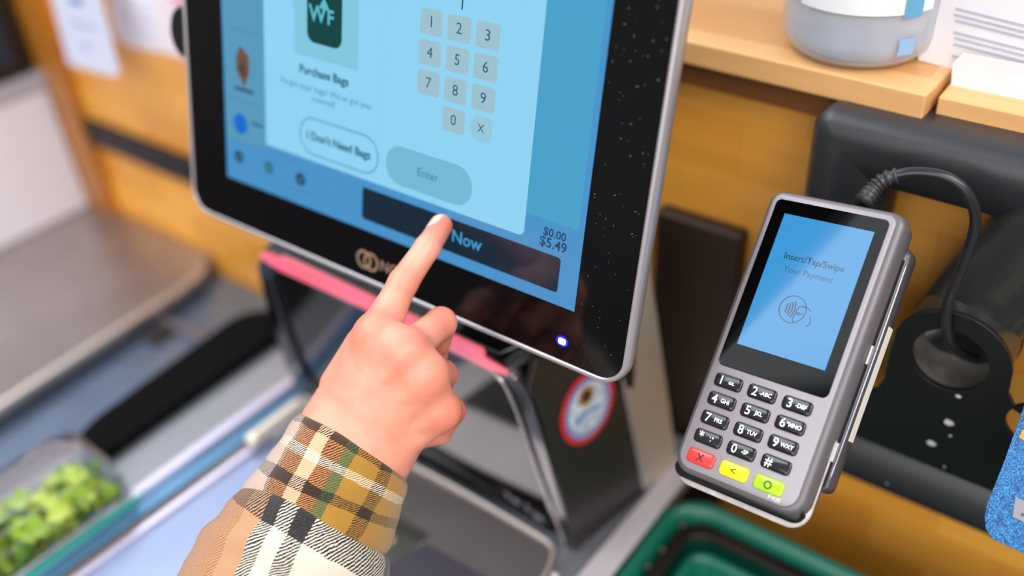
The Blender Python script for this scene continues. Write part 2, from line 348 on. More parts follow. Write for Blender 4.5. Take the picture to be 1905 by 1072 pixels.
ld2 = prism('wooden_ledge', [f2, f2 + Vector((.35, -.038 * 0, 0)), f2 + Vector((.35, .35, 0)), f2 + Vector((0, .35, 0))], (0, 0, -.03), woodl, None, .0015); tag(ld2, 'lower maple ledge board right of the jar, under the printed notice', 'ledge')

jr = empty('clear_jar', W(153, 268, 40)); tag(jr, 'clear plastic jar with white label standing on the wooden ledge', 'jar')
jf = on(1588, 131, 2, 52); jc = Vector((jf.x - .012, jf.y + .036, jf.z))
def circ(c, r, z, n=40): return [Vector((c.x + r * math.cos(2 * math.pi * i / n), c.y + r * math.sin(2 * math.pi * i / n), c.z + z)) for i in range(n)]
prof = [(.032, .0006), (.039, .002), (.0438, .008), (.0455, .016), (.0455, .11), (.0455, .17)]
o = loft('jar_body', [circ(jc, r, z) for r, z in prof], mat('jar_clear', 'f2f6ff', rough=.08, trans=.75, ior=1.2), jr, True, cap1=False)
sd = o.modifiers.new('s', 'SOLIDIFY'); sd.thickness = .0012
loft('contents', [circ(jc, r, z) for r, z in ((.030, .004), (.038, .006), (.0415, .014), (.042, .028), (.042, .15))], mat('jar_contents', 'f2f4fa', rough=.2, trans=.55, ior=1.2, var=.15, vscale=45), jr, True)
def arcstrip(a0, a1, z0, z1, r, n=14): 
    return [[Vector((jc.x + r * math.cos(a), jc.y + r * math.sin(a), jc.z + z)) for z in (z0, z1)] for a in [math.radians(a0 + (a1 - a0) * i / n) for i in range(n + 1)]]
def strip(name, a0, a1, z0, z1, material, r=.0467, skew=0):
    S_ = arcstrip(a0, a1, z0, z1, r); n = len(S_)
    for i, s in enumerate(S_):
        for p_ in s: p_.z += skew * i / (n - 1)
    v = [p_ for s in S_ for p_ in s]; return mesh(name, v, [(2 * i, 2 * i + 2, 2 * i + 3, 2 * i + 1) for i in range(n - 1)], material, jr, True)
strip('paper_label', -118, -20, .036, .13, mat('jar_label', 'eef0f4', rough=.5))
strip('band', -168, -124, .05, .057, mat('jar_band', '191a1e', rough=.5), .0463, -.014)
strip('blue_print', -44, -30, .034, .062, mat('jar_blue', '62a5c8', rough=.5), .0471)
strip('blue_print', -44, -32, .012, .022, mat('jar_blue2', '8fb4dc', rough=.5), .0471)
loft('jar_lid', [circ(jc, .0465, .170), circ(jc, .0475, .171), circ(jc, .0475, .188), circ(jc, .0455, .190)], white, jr, True)

nb = empty('printed_notice', W(230, 240, 40)); tag(nb, 'white printed notice with grey text lines standing behind the lower ledge', 'notice')
yn = 236
def sheet(q, y, name='sheet', mt=white): return prism(name, [on(*k, 1, y) for k in q], (0, .0012, 0), mt, nb)
sheet(((1736, -60), (1708, 112), (1768, 127), (1905, 162), (2000, 185), (2050, -10)), 218)
sheet(((1772, 118), (1768, 177), (1905, 212), (2050, 250), (2060, 150), (1790, 100)), 205, 'sheet')
tl_ = mat('grey_print', 'b9bcc8', rough=.7)
for k in range(11):
    y = 14 + k * 11; a = 1772 + random.randint(0, 6); e_ = 2000 - random.randint(0, 60); x0 = a
    if k in (3, 7): continue
    prism('text_line', [on(x0, y, 1, 217.4), on(e_, y + (e_ - x0) * .25, 1, 217.4), on(e_, y + 4 + (e_ - x0) * .25, 1, 217.4), on(x0, y + 4, 1, 217.4)], (0, .0003, 0), tl_, nb)
box('stand', W(222, 219.5, 48.2), W(330, 262, 52), mat('clear_stand', 'dfe3ea', rough=.2), nb, .0005)

# ================================================================ SCANNER TOWER (black frame, glass, red light strip, side panel)
tw = empty('scanner_tower', W(-80, 60, -280)); tag(tw, 'black glossy scanner tower with glass window and red light strip below the monitor', 'scanner')
ty = 30
def plane_hit(x, y, p0, nrm):                                              # world plane: p0 in m relative to the touched point
    pc = R.T @ np.array(p0) + TIP; nc = R.T @ np.array(nrm); rr_ = ray(x, y); t = (pc @ nc) / (rr_ @ nc); q = R @ (rr_ * t - TIP); return Vector((q[0], q[1], q[2] + Z0))
def tp(x, y, d=0): return plane_hit(x, y, (0, (ty + d) / 1000, -.285), (0, 1, .122))   # the face leans a little towards the customer
outer = [(477, 500), (480, 484), (492, 474), (560, 500), (700, 566), (800, 611), (880, 648), (930, 672), (965, 702), (990, 742), (1008, 800), (1030, 880), (1052, 960), (1069, 1031), (1040, 1016), (900, 925), (780, 853), (560, 733), (546, 716), (520, 650), (497, 580)]
inner = [(500, 520), (506, 514), (520, 513), (570, 533), (700, 592), (800, 640), (860, 668), (905, 690), (935, 722), (955, 765), (975, 822), (995, 885), (1020, 955), (1030, 985), (1016, 985), (900, 906), (790, 838), (585, 722), (568, 706), (543, 648), (519, 582)]
n = len(outer); fo = [tp(*q) for q in outer]; fi = [tp(*q) for q in inner]; dv = Vector((0, .028, 0))
bm = bmesh.new(); vo = [bm.verts.new(p) for p in fo]; vi = [bm.verts.new(p) for p in fi]; vob = [bm.verts.new(p + dv) for p in fo]; vib = [bm.verts.new(p + dv) for p in fi]
for i in range(n):
    j = (i + 1) % n
    bm.faces.new((vo[i], vo[j], vi[j], vi[i])); bm.faces.new((vob[i], vob[j], vib[j], vib[i])); bm.faces.new((vo[i], vo[j], vob[j], vob[i])); bm.faces.new((vi[i], vi[j], vib[j], vib[i]))
o = from_bm('frame', bm, blacksheen, tw); bevel(o, .0022, 3, 50)
glassm = mat('tower_glass', '171615', rough=.08, spec=.4, ior=1.5)
prism('window', [p + Vector((0, .0045, 0)) for p in fi], (0, .004, 0), glassm, tw)
# chrome edge line running round the window's right side
tube('chrome_edge', spline([tp(*q, -.8) for q in [(918, 694), (940, 716), (962, 762), (983, 822), (1006, 890), (1034, 965), (1052, 1016)]], 6), .0016, mat('chrome_edge', 'c9c2c0', rough=.15, metal=.95), tw, 8)
# red light strip
red = mat('red_light_strip', 'e8506a', rough=.25, emit=.5, ecol='ff8496', sss=.2)
def stripq(pts, d0, depth, name, material, bev=.0006): return prism(name, [tp(*q, d0) for q in pts], (0, depth, 0), material, tw, bev)
stripq([(481, 479), (487, 472), (513, 482), (522, 480), (600, 515), (700, 562), (848, 632), (893, 653), (900, 668), (938, 690), (944, 700), (910, 690), (868, 668), (700, 586), (600, 540), (520, 504)], -2.2, .004, 'light_strip', red)
# gem ticks at the corner of the strip
for i, (x, y) in enumerate(((944, 690), (952, 697), (958, 704))): tube('indicator_dot', [tp(x, y, -2.5), tp(x, y, -1.5)], .0013, mat('gem', 'e8c9c4', rough=.1, metal=.6), tw, 8)
# label plate with lettering along the bottom right of the window
stripq([(922, 905), (930, 905), (1022, 966), (1020, 984), (1010, 982), (922, 922)], 2.2, .0015, 'label_plate', mat('label_plate', '1b191c', rough=.25))
for k, q in enumerate((((938, 915), (944, 918), (950, 930), (944, 928)), ((952, 926), (966, 934), (968, 942), (954, 935)), ((976, 938), (982, 942), (986, 954), (980, 952)), ((990, 952), (1008, 963), (1010, 974), (994, 964)))):
    stripq(q, 1.9, .0004, 'label_mark', mat('label_mark', '8f8b98', rough=.3), 0)
# side panel, body
_pb = tp(1012, 800, 2)
SNP = np.cross(np.array([.014, .078, 0]), np.array([_pb.x - .066, _pb.y - .026, _pb.z - Z0 + .28])); SNP /= np.linalg.norm(SNP)
SN = Vector(SNP)
def sp(x, y, off=0):
    p0 = np.array([.066, .026, -.28]); dn = SNP
    pc = R.T @ p0 + TIP; nc = R.T @ dn; r = ray(x, y); t = (pc @ nc + off / 1000) / (r @ nc); q = R @ (r * t - TIP); return Vector((q[0], q[1], q[2] + Z0))
sidem = mat('side_black', '34302e', rough=.33, metal=.3)
prism('side_panel', [sp(*q) for q in ((985, 722), (1012, 800), (1036, 885), (1070, 1028), (1201, 917), (1157, 715), (1150, 668), (1000, 668))], -SN * .006, sidem, tw, .001)
silp = mat('silver_column', 'b3a898', rough=.45, metal=.35)
prism('silver_column', [sp(*q) for q in ((1199, 916), (1157, 715), (1150, 640), (1190, 300), (1225, 300), (1229, 375), (1211, 470), (1213, 510), (1226, 600), (1262, 866))], -SN * .02, silp, tw, .002)
prism('column_trim', [sp(*q, .8) for q in ((1199, 913), (1156, 700), (1161, 700), (1205, 909))], -SN * .003, silver, tw, .0005)
o = prism('body', [W(-222, 59, -279.5), W(58, 57, -279.5), W(70, 104, -279.5), W(-215, 104, -279.5)], (0, 0, .165), blackmat, tw, .004)
prism('top_cover', [tp(492, 472, 3), tp(930, 672, 3), tp(930, 672, 3) + Vector((.02, .045, .0)), tp(492, 472, 3) + Vector((0, .045, .0))], (0, 0, .006), blacksheen, tw, .002)

# the round sticker on the side panel
sk = empty('round_sticker', sp(1092, 760)); tag(sk, 'round red, white and blue seal sticker on the dark side panel below the monitor corner', 'sticker')
scn = sp(1093, 758, .5); su = Vector((.014, .078, 0)).normalized(); sv = SN.cross(su)
mw = Matrix([[su.x, sv.x, SN.x, scn.x], [su.y, sv.y, SN.y, scn.y], [su.z, sv.z, SN.z, scn.z], [0, 0, 0, 1]]); sk.matrix_world = mw
rs = .026
prism('border', [Vector((x, y, 0)) for x, y in disc(0, 0, rs, 48, rs * 1.1)], (0, 0, .0003), mat('sticker_red', 'd8302e', rough=.35), sk, local=True)
flat('blue_ring', disc(0, 0, rs * .87, 48, rs * .96), mat('sticker_blue', '4a55a8', rough=.35), sk, .0005)
flat('white_field', disc(0, 0, rs * .70, 48, rs * .78), mat('sticker_white', 'c8d4ea', rough=.35, var=.35, vscale=140), sk, .0007)
for k in range(36):
    t = 2 * math.pi * k / 36; r1, r2 = rs * .74, rs * .83
    mesh('ring_letter', [(r1 * math.cos(t - .04), 1.1 * r1 * math.sin(t - .04), .0009), (r1 * math.cos(t + .04), 1.1 * r1 * math.sin(t + .04), .0009), (r2 * math.cos(t + .03), 1.1 * r2 * math.sin(t + .03), .0009), (r2 * math.cos(t - .03), 1.1 * r2 * math.sin(t - .03), .0009)], [(0, 1, 2, 3)], mat('sticker_letters', 'e6e6f2'), sk, local=True)
flat('gold_boss', disc(-.001, .011, rs * .30, 24), mat('sticker_gold', 'b58a5a', rough=.4), sk, .0010)
flat('dark_boss', disc(-.001, .011, rs * .18, 24), mat('sticker_dark', '3a2a22', rough=.4), sk, .0012)
flat('blue_wave', [(-.015, -.004), (-.004, -.001), (.014, -.004), (.010, -.007), (-.002, -.004), (-.012, -.008)], mat('sticker_blue2', '6f93cc', rough=.4), sk, .0010)

# dark brown slab set flat on the wall behind the tower
o = prism('wall_panel_board', [W(36, 184, -700), W(103.5, 184, -700), W(103.5, 199.5, -700), W(36, 199.5, -700)], (0, 0, .700 - .0825), mat('dark_brown', '33241a', rough=.5, var=.3, vscale=10), None, .004); tag(o, 'tall dark brown panel on the wall between the silver column and the payment terminal', 'panel')

# scale platter in front of the tower
pl = empty('scale_platter', W(-30, -40, -280)); tag(pl, 'stamped stainless steel scale platter in front of the scanner tower', 'platter')
platm = mat('platter_steel', 'c6baba', rough=.16, metal=.85, bump=.05, bscale=30, var=.08)
pts = [on(*q, 2, -270) for q in ((640, 800), (764, 862), (1000, 992), (1022, 1008), (1032, 1026), (1028, 1050), (990, 1120), (900, 1220), (560, 1050))]
plo = prism('plate', pts, (0, 0, -.006), platm, pl, .0025, seg=4)
hole = [on(*q, 2, -269.6) for q in ((690, 925), (728, 950), (800, 994), (786, 1004), (722, 1068), (640, 1020))]
prism('well', hole, (0, 0, -.002), mat('well_dark', '55564f', rough=.4, metal=.5), pl, .0006)
hole2 = [on(*q, 2, -269) for q in ((722, 962), (800, 1000), (780, 1010), (716, 975))]
prism('well_edge', hole2, (0, 0, -.002), mat('well_edge', '34332e', rough=.4), pl)
hole3 = [on(*q, 2, -268.6) for q in ((640, 1030), (725, 1050), (792, 1010), (990, 1120), (900, 1220), (600, 1160))]
prism('glass_window', hole3, (0, 0, -.002), mat('platter_glass', '6a6674', rough=.12, metal=.6), pl, .0006)
tube('raised_rim', spline([on(*q, 2, -269) for q in ((735, 848), (870, 920), (1000, 996), (1022, 1012), (1028, 1030), (1010, 1075), (960, 1130))], 6), .0016, mat('rim_steel', 'd9cfc8', rough=.38, metal=.7), pl, 8)
for (x, y) in ((728, 1002), (1032, 1068)):
    c = on(x, y, 2, -266); 
    o = loft('screw', [circ(c, .0032, -.004, 16), circ(c, .0032, -.001, 16), circ(c, .002, .0005, 16)], mat('screw_steel', 'd6d4d0', rough=.4, metal=.7), pl)

# ================================================================ TOUCH MONITOR
mo = empty('touchscreen_monitor'); tag(mo, 'silver-rimmed touchscreen checkout monitor showing a lit keypad dialog', 'monitor')
mx, my, mz = wd(A), wd(-V), wd(-D); mp_ = cam2w(TIP)
mo.matrix_world = Matrix([[mx.x, my.x, mz.x, mp_.x], [mx.y, my.y, mz.y, mp_.y], [mx.z, my.z, mz.z, mp_.z], [0, 0, 0, 1]])
bpy.context.view_layer.update()
def mon(x, y):
    r = ray(x, y); q = r * ((TIP @ D) / (r @ D)) - TIP; return (q @ A, -(q @ V))
XL, XR, YB, YT = -.2265, .1290, -.0600, .206
# glass face with rim; face plane at z=0
def R3(x0, y0, x1, y1, r, z): return rr(x0, y0, x1, y1, r, 10, z)
bz = R3(XL + .0032, YB + .0032, XR - .0032, YT - .0032, .0135, -.0002)
prism('bezel_glass', [Vector((p.x, p.y, -.003)) for p in bz], (0, 0, .0028), blackglass, mo, local=True)
loft('rim', [R3(XL + .0034, YB + .0034, XR - .0034, YT - .0034, .0134, -.0012), R3(XL + .0030, YB + .0030, XR - .0030, YT - .0030, .014, .0004), R3(XL + .0020, YB + .0020, XR - .0020, YT - .0020, .015, .0007), R3(XL + .0006, YB + .0006, XR - .0006, YT - .0006, .0165, 0), R3(XL, YB, XR, YT, .017, -.002), R3(XL, YB, XR, YT, .017, -.0060), R3(XL + .001, YB + .001, XR - .001, YT - .001, .016, -.0075)], silver, mo, True, False, False, True)
loft('back_cover', [R3(XL + .001, YB + .001, XR - .001, YT - .001, .016, -.0070), R3(XL + .003, YB + .003, XR - .003, YT - .003, .015, -.014), R3(XL + .03, YB + .03, XR - .03, YT - .03, .014, -.026)], mat('monitor_back', '8a8484', rough=.4, metal=.4), mo, True, True, True, True)
# neck reaching back to the column
box('neck', (-.06, -.02, -.085), (.03, .05, -.020), blackmat, mo, .003, True)
prism('camera_knob', [Vector((XL - .010, .062, -.006)) + Vector((x, y, 0)) for x, y in disc(0, 0, .013, 20, .017)], (0, 0, -.014), rubber, mo, .002, True)
# display
dl, db_ = mon(425, 325)[0] , (mon(425, 325)[1] + mon(1065, 583)[1]) / 2; dr = (mon(1065, 583)[0] + mon(1147, 0)[0]) / 2; dt = .19
dl = -.1872
scrm = glow('screen_blue', '4a97cf', .93)
disp = flat('display', [(dl, db_), (dr, db_), (dr, dt), (dl, dt)], scrm, mo, .0002)
Zs = [.0003]
def layer():
    Zs[0] += .00004; return Zs[0]
def tint(name, c, k=1.0): return glow(name, c, k)
ui = lambda nm, pts, m_: flat(nm, pts, m_, disp, layer())
def rr2(a, b, c, d, r): return [(p.x, p.y) for p in rr(a, b, c, d, r, 6)]
# left menu column in the dimmed page and right strip
dlg_l, dlg_r, dlg_b = mon(496, 250)[0], mon(977, 420)[0], (mon(497, 268)[1] + mon(970, 438)[1]) / 2
ui('page_left', [(dl + .001, db_ + .028), (dlg_l, db_ + .028), (dlg_l, dt), (dl + .001, dt)], tint('page_left_blue', '5a9fc4', .9))
ui('page_right', [(dlg_r, db_ + .046), (dr - .0035, db_ + .046), (dr - .0035, dt), (dlg_r, dt)], tint('page_right_blue', '4aa3cf', .95))
ui('page_line', [(dl + .006, db_ + .0278), (dlg_l + .03, db_ + .0278), (dlg_l + .03, db_ + .0283), (dl + .006, db_ + .0283)], tint('line_blue', '4886b4', .9))
# dark pay button
bl = mon(675, 372)[0]; br2 = mon(1040, 520)[0]; bb = mon(672, 400)[1]; bt = mon(680, 345)[1]
bb = (mon(690, 408)[1] + mon(1020, 542)[1]) / 2; bt = (mon(690, 350)[1] + mon(1030, 478)[1]) / 2
pay = ui('pay_button', rr2(bl, bb, br2, bt, .002), mat('pay_button', '0a1420', rough=.12, emit=.35, ecol='1f3648', spec=.5))
tx = mon(866, 447); text('pay_text', 'Now', .0105, tint('pay_text', '3f9fd6', .9), disp, tx[0] + .001, tx[1], layer() + .0001, bold=.0002)
tx = mon(1033, 436); text('price_text', [('$0.00', tx[0], tx[1], .0065), ('$5.49', mon(1030, 455)[0], mon(1030, 455)[1], .0078)], 0, tint('price_text', '1d4a78', .8), disp, 0, 0, layer() + .0001, bold=.00012)
# dialog
dlg = ui('dialog', rr2(dlg_l, dlg_b, dlg_r, dt, (.0015, .0035, .001, .001)), tint('dialog_blue', '8ed2f2', 1.0))
k5 = mon(852, 112); pxk, pyk = (mon(908, 66)[0] - mon(803, 42)[0]) / 2, (mon(803, 42)[1] - mon(796, 155)[1]) / 2
keym = tint('keypad_grey', '9cc0cf', 1.0); keyd = tint('keypad_digit', '355a6c', 1.0)
zk = layer(); zt = layer() + .0001
for i, ch in enumerate('123456789'):
    x = k5[0] + (i % 3 - 1) * pxk; y = k5[1] - (i // 3 - 1) * pyk
    kk = flat('keypad_key', rr2(x - .0078, y - .0068, x + .0078, y + .0068, .0018), keym, disp, zk)
    text('digit', ch, .0085, keyd, kk, x, y, zt - 0)
x, y = k5[0], k5[1] - 2 * pyk
kk = flat('keypad_key', rr2(x - .0078, y - .0068, x + .0078, y + .0068, .0018), keym, disp, zk); text('digit', '0', .0085, keyd, kk, x, y, zt)
x += pxk
kk = flat('erase_key', [(x - .0085, y), (x - .0045, y - .0068), (x + .0060, y - .0068), (x + .0075, y - .005), (x + .0075, y + .005), (x + .0060, y + .0068), (x - .0045, y + .0068)], tint('erase_key', '94c6da', 1.0), disp, zk); text('cross', 'X', .0066, keyd, kk, x, y, zt)
for (x0_, y0_) in (mon(862, 3),): ui('entry_cursor', [(x0_ - .0005, y0_ - .004), (x0_ + .0005, y0_ - .004), (x0_ + .0005, y0_ + .01), (x0_ - .0005, y0_ + .01)], keyd)
# bag picture
bgx0, bgx1 = mon(573, 40)[0], mon(638, 50)[0]; bgb = mon(610, 86)[1]
hx0, hx1 = mon(548, 60)[0], mon(668, 90)[0]; ui('picture_field', [(hx0, mon(610, 115)[1]), (hx1, mon(610, 115)[1]), (hx1, dt), (hx0, dt)], tint('picture_field', '80c6de', 1.0))
ui('bag_picture', rr2(bgx0, bgb, bgx1, bgb + .075, .006), tint('bag_green', '064a48', .8))
bgt = tint('bag_text', '5fc4d8', .9); c_ = mon(604, 30); zt2 = layer() + .0001
text('bag_mark', [('W', c_[0] - .0050, c_[1], .013), ('F', c_[0] + .0055, c_[1] - .0005, .012)], 0, bgt, disp, 0, 0, zt2, bold=.0003)
c_ = mon(605, 12); flat('bag_leaf', [(c_[0] - .004, c_[1] - .001), (c_[0], c_[1] + .005), (c_[0] + .004, c_[1] - .001), (c_[0] + .0015, c_[1] - .002), (c_[0], c_[1] - .0005), (c_[0] - .0015, c_[1] - .002)], bgt, disp, zt2)
dkt = tint('dialog_text', '1d6078', .9); c_ = mon(604, 140); text('dialog_title', 'Purchase Bags', .0072, dkt, disp, c_[0], c_[1], layer() + .0001, bold=.0002)
c1_, c2_ = mon(606, 172), mon(604, 189)
text('dialog_body', [('Forgot your bags? We\'ve got you', c1_[0], c1_[1], .0056), ('covered!', c2_[0], c2_[1], .0056)], 0, tint('dialog_text2', '3a84a4', 1.0), disp, 0, 0, layer() + .0001)
x0_, x1_ = mon(560, 240)[0], mon(706, 292)[0]; yc = mon(632, 270)[1]; rb = .0118
ringmesh('outline_button', rr2(x0_, yc - rb, x1_, yc + rb, rb * .98), rr2(x0_ + .0007, yc - rb + .0007, x1_ - .0007, yc + rb - .0007, rb * .92), tint('outline', '2f86a4', .9), disp, layer())
text('button_text', 'I Don\'t Need Bags', .0072, dkt, disp, (x0_ + x1_) / 2, yc, layer() + .0001, bold=.0002)
x0_, x1_ = mon(720, 295)[0], mon(880, 355)[0]; yc = mon(799, 326)[1]
ui('enter_button', rr2(x0_, yc - rb, x1_, yc + rb, rb * .98), tint('enter_button', '74b8d6', 1.0)); text('button_text', 'Enter', .0072, tint('enter_text', '33809c', .95), disp, (x0_ + x1_) / 2, yc, layer() + .0001)
ui('divider_line', [(mon(716, 100)[0], mon(716, 280)[1]), (mon(716, 100)[0] + .0003, mon(716, 280)[1]), (mon(716, 100)[0] + .0003, dt), (mon(716, 100)[0], dt)], tint('divider_line', '82c4e4', 1.0))
# icons in the dimmed page
def blob(nm, px, py, r, m_, ry=None): c = mon(px, py); return ui(nm, disc(c[0], c[1], r, 24, ry), m_)
blob('blue_icon', 450, 230, .0068, tint('icon_blue', '0f6fd0', .95))
grey_i = tint('icon_grey', '2a4a60', .8)
for (px_, py_) in ((447, 291), (503, 311), (562, 333)): 
    blob('round_icon', px_, py_, .0042, grey_i if px_ != 503 else tint('icon_teal', '2f7f94', .8)); c = mon(px_, py_); ui('icon_mark', [(c[0] - .0018, c[1] - .001), (c[0] + .0014, c[1] - .0018), (c[0] + .001, c[1] + .0022)], tint('icon_mark', '5590b8', .8))
c = mon(455, 122); ui('product_icon', [(c[0] - .0062, c[1] - .004), (c[0] + .001, c[1] - .0135), (c[0] + .0062, c[1] - .003), (c[0] + .0056, c[1] + .007), (c[0] - .002, c[1] + .0125), (c[0] - .0062, c[1] + .005)], tint('icon_brown', '7a5a50', .8))
ui('product_icon_face', [(c[0] - .0045, c[1] - .003), (c[0] + .001, c[1] - .009), (c[0] + .0035, c[1] - .001), (c[0] - .001, c[1] + .004)], tint('icon_brown2', '5f463f', .8))
c = mon(457, 167); ui('icon_caption', [(c[0] - .009, c[1] - .001), (c[0] + .009, c[1] - .001), (c[0] + .009, c[1] + .001), (c[0] - .009, c[1] + .001)], grey_i)
c = mon(482, 232); ui('menu_text', [(c[0] - .005, c[1] - .001), (c[0] + .006, c[1] - .001), (c[0] + .006, c[1] + .001), (c[0] - .005, c[1] + .001)], tint('menu_text', '3a6f9a', .85))
for (a_, b_) in (((425, 180), (488, 197)), ((435, 52), (488, 66))):
    p0_, p1_ = mon(*a_), mon(*b_); yy = (p0_[1] + p1_[1]) / 2; ui('page_line', [(p0_[0], yy), (p1_[0], yy), (p1_[0], yy + .0006), (p0_[0], yy + .0006)], tint('line_blue', '4886b4', .9))
c = mon(562, 355); ui('icon_text', [(c[0] - .010, c[1]), (c[0] + .010, c[1]), (c[0] + .010, c[1] + .0008), (c[0] - .010, c[1] + .0008)], tint('line_blue', '4886b4', .9))
# maker's mark on the lower bezel
gold = mat('mark_gold', 'a08468', rough=.4, metal=.3, emit=.12, ecol='b89878'); c = mon(684, 485)
lg = ringmesh('maker_mark', disc(c[0] - .0030, c[1], .0062, 28), disc(c[0] - .0030, c[1], .0046, 28), gold, mo, .0002)
ringmesh('maker_mark_inner', disc(c[0] + .0030, c[1], .0062, 28), disc(c[0] + .0030, c[1], .0046, 28), gold, lg, .00025)
c = mon(724, 499); text('maker_letters', 'NCR', .0098, gold, mo, c[0] + .003, c[1] - .0005, .0004, bold=.0001)
c = mon(1046, 635); flat('power_light', rr2(c[0] - .0022, c[1] - .0016, c[0] + .0022, c[1] + .0016, .0010), mat('led', 'ffffff', emit=9, ecol='d8e8ff'), mo, .0003)
flat('power_light_glow', disc(c[0], c[1], .0040, 24, .0032), mat('led_halo', '0410d0', emit=.9, ecol='0c14e0'), mo, .0001)
# fine dust specks on the bezel's right side
bm = bmesh.new()
for k in range(110):
    x = random.uniform(dr + .003, XR - .006); y = random.uniform(-.05, .18) ; s = random.uniform(.00008, .00018); a = random.uniform(0, 3.1)
    if y < .02 and random.random() < .6: continue
    d1 = Vector((math.cos(a), math.sin(a), 0)) * s * random.uniform(1, 4); d2 = Vector((-math.sin(a), math.cos(a), 0)) * s * .7; c = Vector((x, y, .0002))
    bm.faces.new([bm.verts.new(c + p) for p in (-d1 - d2, d1 - d2, d1 + d2, -d1 + d2)])
o = from_bm('dust', bm, mat('dust', '828a99', rough=.8), mo, False, True); tag(o, kind='stuff')

# ================================================================ PAYMENT TERMINAL
RT = np.array([[.98627, -.03985, -.16028], [-.08110, .72854, -.68018], [.14388, .68384, .71530]])
te = empty('payment_terminal'); tag(te, 'grey handheld card payment terminal with lit blue screen and keypad', 'card terminal')
to = W(192.8, 60.0, -11.6)
te.matrix_world = Matrix([[RT[i][0], RT[i][1], RT[i][2], to[i]] for i in range(3)] + [[0, 0, 0, 1]]); bpy.context.view_layer.update()
TM = RT; T0c = R.T @ (np.array([.1928, .0600, -.0116])) + TIP; Tn = R.T @ RT[:, 2]; Tr = R.T @ RT[:, 0]; Tu = R.T @ RT[:, 1]
def trm(x, y, off=0):
    p0 = T0c + Tn * off; r = ray(x, y); q = r * ((p0 @ Tn) / (r @ Tn)) - p0; return (q @ Tr, q @ Tu)
MM = .001
def tr(x0, y0, x1, y1, r, z): return rr(x0 * MM, y0 * MM, x1 * MM, y1 * MM, [q * MM for q in r] if isinstance(r, tuple) else r * MM, 8, z * MM)
termm = mat('terminal_grey', '6c686b', rough=.38, metal=.35, bump=.08, bscale=3000)
facem = mat('terminal_face', '9c969d', rough=.42, metal=.25, bump=.1, bscale=3000)
loft('housing', [tr(-34.6, -108.6, 33.2, 47.6, (8, 8, 5, 5), -1.2), tr(-36.2, -110.2, 35.6, 49.2, (9, 9, 6.5, 6.5), -1.2), tr(-37.8, -112, 37.6, 50.5, (10, 10, 8, 8), -4), tr(-38.5, -112.6, 38.4, 51.0, (10, 10, 8, 8), -9), tr(-37.5, -111.5, 37.6, 50.2, (10, 10, 8, 8), -17), tr(-33, -104, 33, 47, (10, 10, 8, 8), -26)], termm, te, local=True, cap0=True)
loft('face_plate', [tr(-34.8, -108.8, 33.6, 47.8, (8, 8, 5, 5), -1.6), tr(-34.8, -108.8, 33.6, 47.8, (8, 8, 5, 5), -.5), tr(-34.2, -108.2, 33.0, 47.2, (7.6, 7.6, 4.6, 4.6), 0)], facem, te, local=True)
prism('screen_glass', [Vector(p) for p in tr(-32, -51, 30.8, 45, (3.5, 3.5, 3, 3), -.6)], (0, 0, .0009), mat('terminal_glass', '030304', rough=.05, spec=.12), te, local=True)
dsp = flat('display', [(-.025, -.0375), (.025, -.0375), (.025, .0375), (-.025, .0375)], mat('terminal_screen', '05080a', rough=.1, emit=.8, ecol='44a8ee', spec=.35), te, .00045)
tt = mat('terminal_text', '06202c', rough=.2, emit=.3, ecol='0d4a78')
text('message', [('Insert/Tap/Swipe', 0, .0150, .0050), ], 0, tt, dsp, 0, 0, .0006, bold=.00004)
text('message', [('Your Payment', -.0008, .0080, .0048)], 0, mat('terminal_text2', '062430', rough=.2, emit=.5, ecol='2a6fa8'), dsp, 0, 0, .0006)
ringmesh('tap_ring', disc(-.0022, -.0118, .0075, 40), disc(-.0022, -.0118, .0070, 40), tt, dsp, .0006)
bm = bmesh.new()
def arc(bm, cx, cy, r, a0, a1, w, z=.0006, n=8):
    prev = None
    for i in range(n + 1):
        a = math.radians(a0 + (a1 - a0) * i / n); q = [bm.verts.new((cx + k * math.cos(a), cy + k * math.sin(a), z)) for k in (r - w / 2, r + w / 2)]
        if prev: bm.faces.new((prev[0], q[0], q[1], prev[1]))
        prev = q
for k in range(4): arc(bm, -.0100, -.0118, .0045 + k * .0015, -30, 30, .0007)
from_bm('tap_waves', bm, tt, dsp, False, True)
bm = bmesh.new()
for (cx, cy, r, a0, a1) in ((.0030, -.0120, .0030, 60, 200), (.0040, -.0135, .0045, 40, 110), (.0030, -.0160, .0035, 100, 230), (.0062, -.0160, .0030, -60, 60), (.0018, -.0110, .0026, 230, 330)): arc(bm, cx, cy, r, a0, a1, .0005)
from_bm('tap_hand', bm, tt, dsp, False, True)
# keys
def key(name, cx, cy, w, h, material, legend, lm, sub=None):
    rg = []
    for (iw, z, r) in ((.1, -.3, 2.2), (.1, .5, 2.2), (.5, 1.2, 2.0), (1.3, 1.6, 1.6)):
        ring = tr(cx - w / 2 + iw, cy - h / 2 + iw, cx + w / 2 - iw, cy + h / 2 - iw, r, z)
        for p in ring: p.z -= .35 * MM * (1 if z > 1 else 0) * (1 - ((p.y / MM - cy) / (h / 2)) ** 2)
        rg.append(ring)
    k = loft(name, rg, material, te, local=True)
    if legend: 
        its = [(legend, (cx - (3.6 if sub is not None else 0)) * MM, (cy - .1) * MM, .0066 if sub is not None else .006)]
        if sub: its.append((sub, (cx + 2.6) * MM, cy * MM, .0030))
        text('legend', its, 0, lm, k, 0, 0, 1.75 * MM, bold=.0001 if sub is not None else 0)
    return k
keyblk = mat('key_black', '131318', rough=.16, coat=.3); leg = mat('key_legend', 'e6eaf2', rough=.4, emit=.15)
xs, ys = (-22.0, -2.2, 17.6), (-58.7, -69.2, -79.8, -90.2, -101.2)
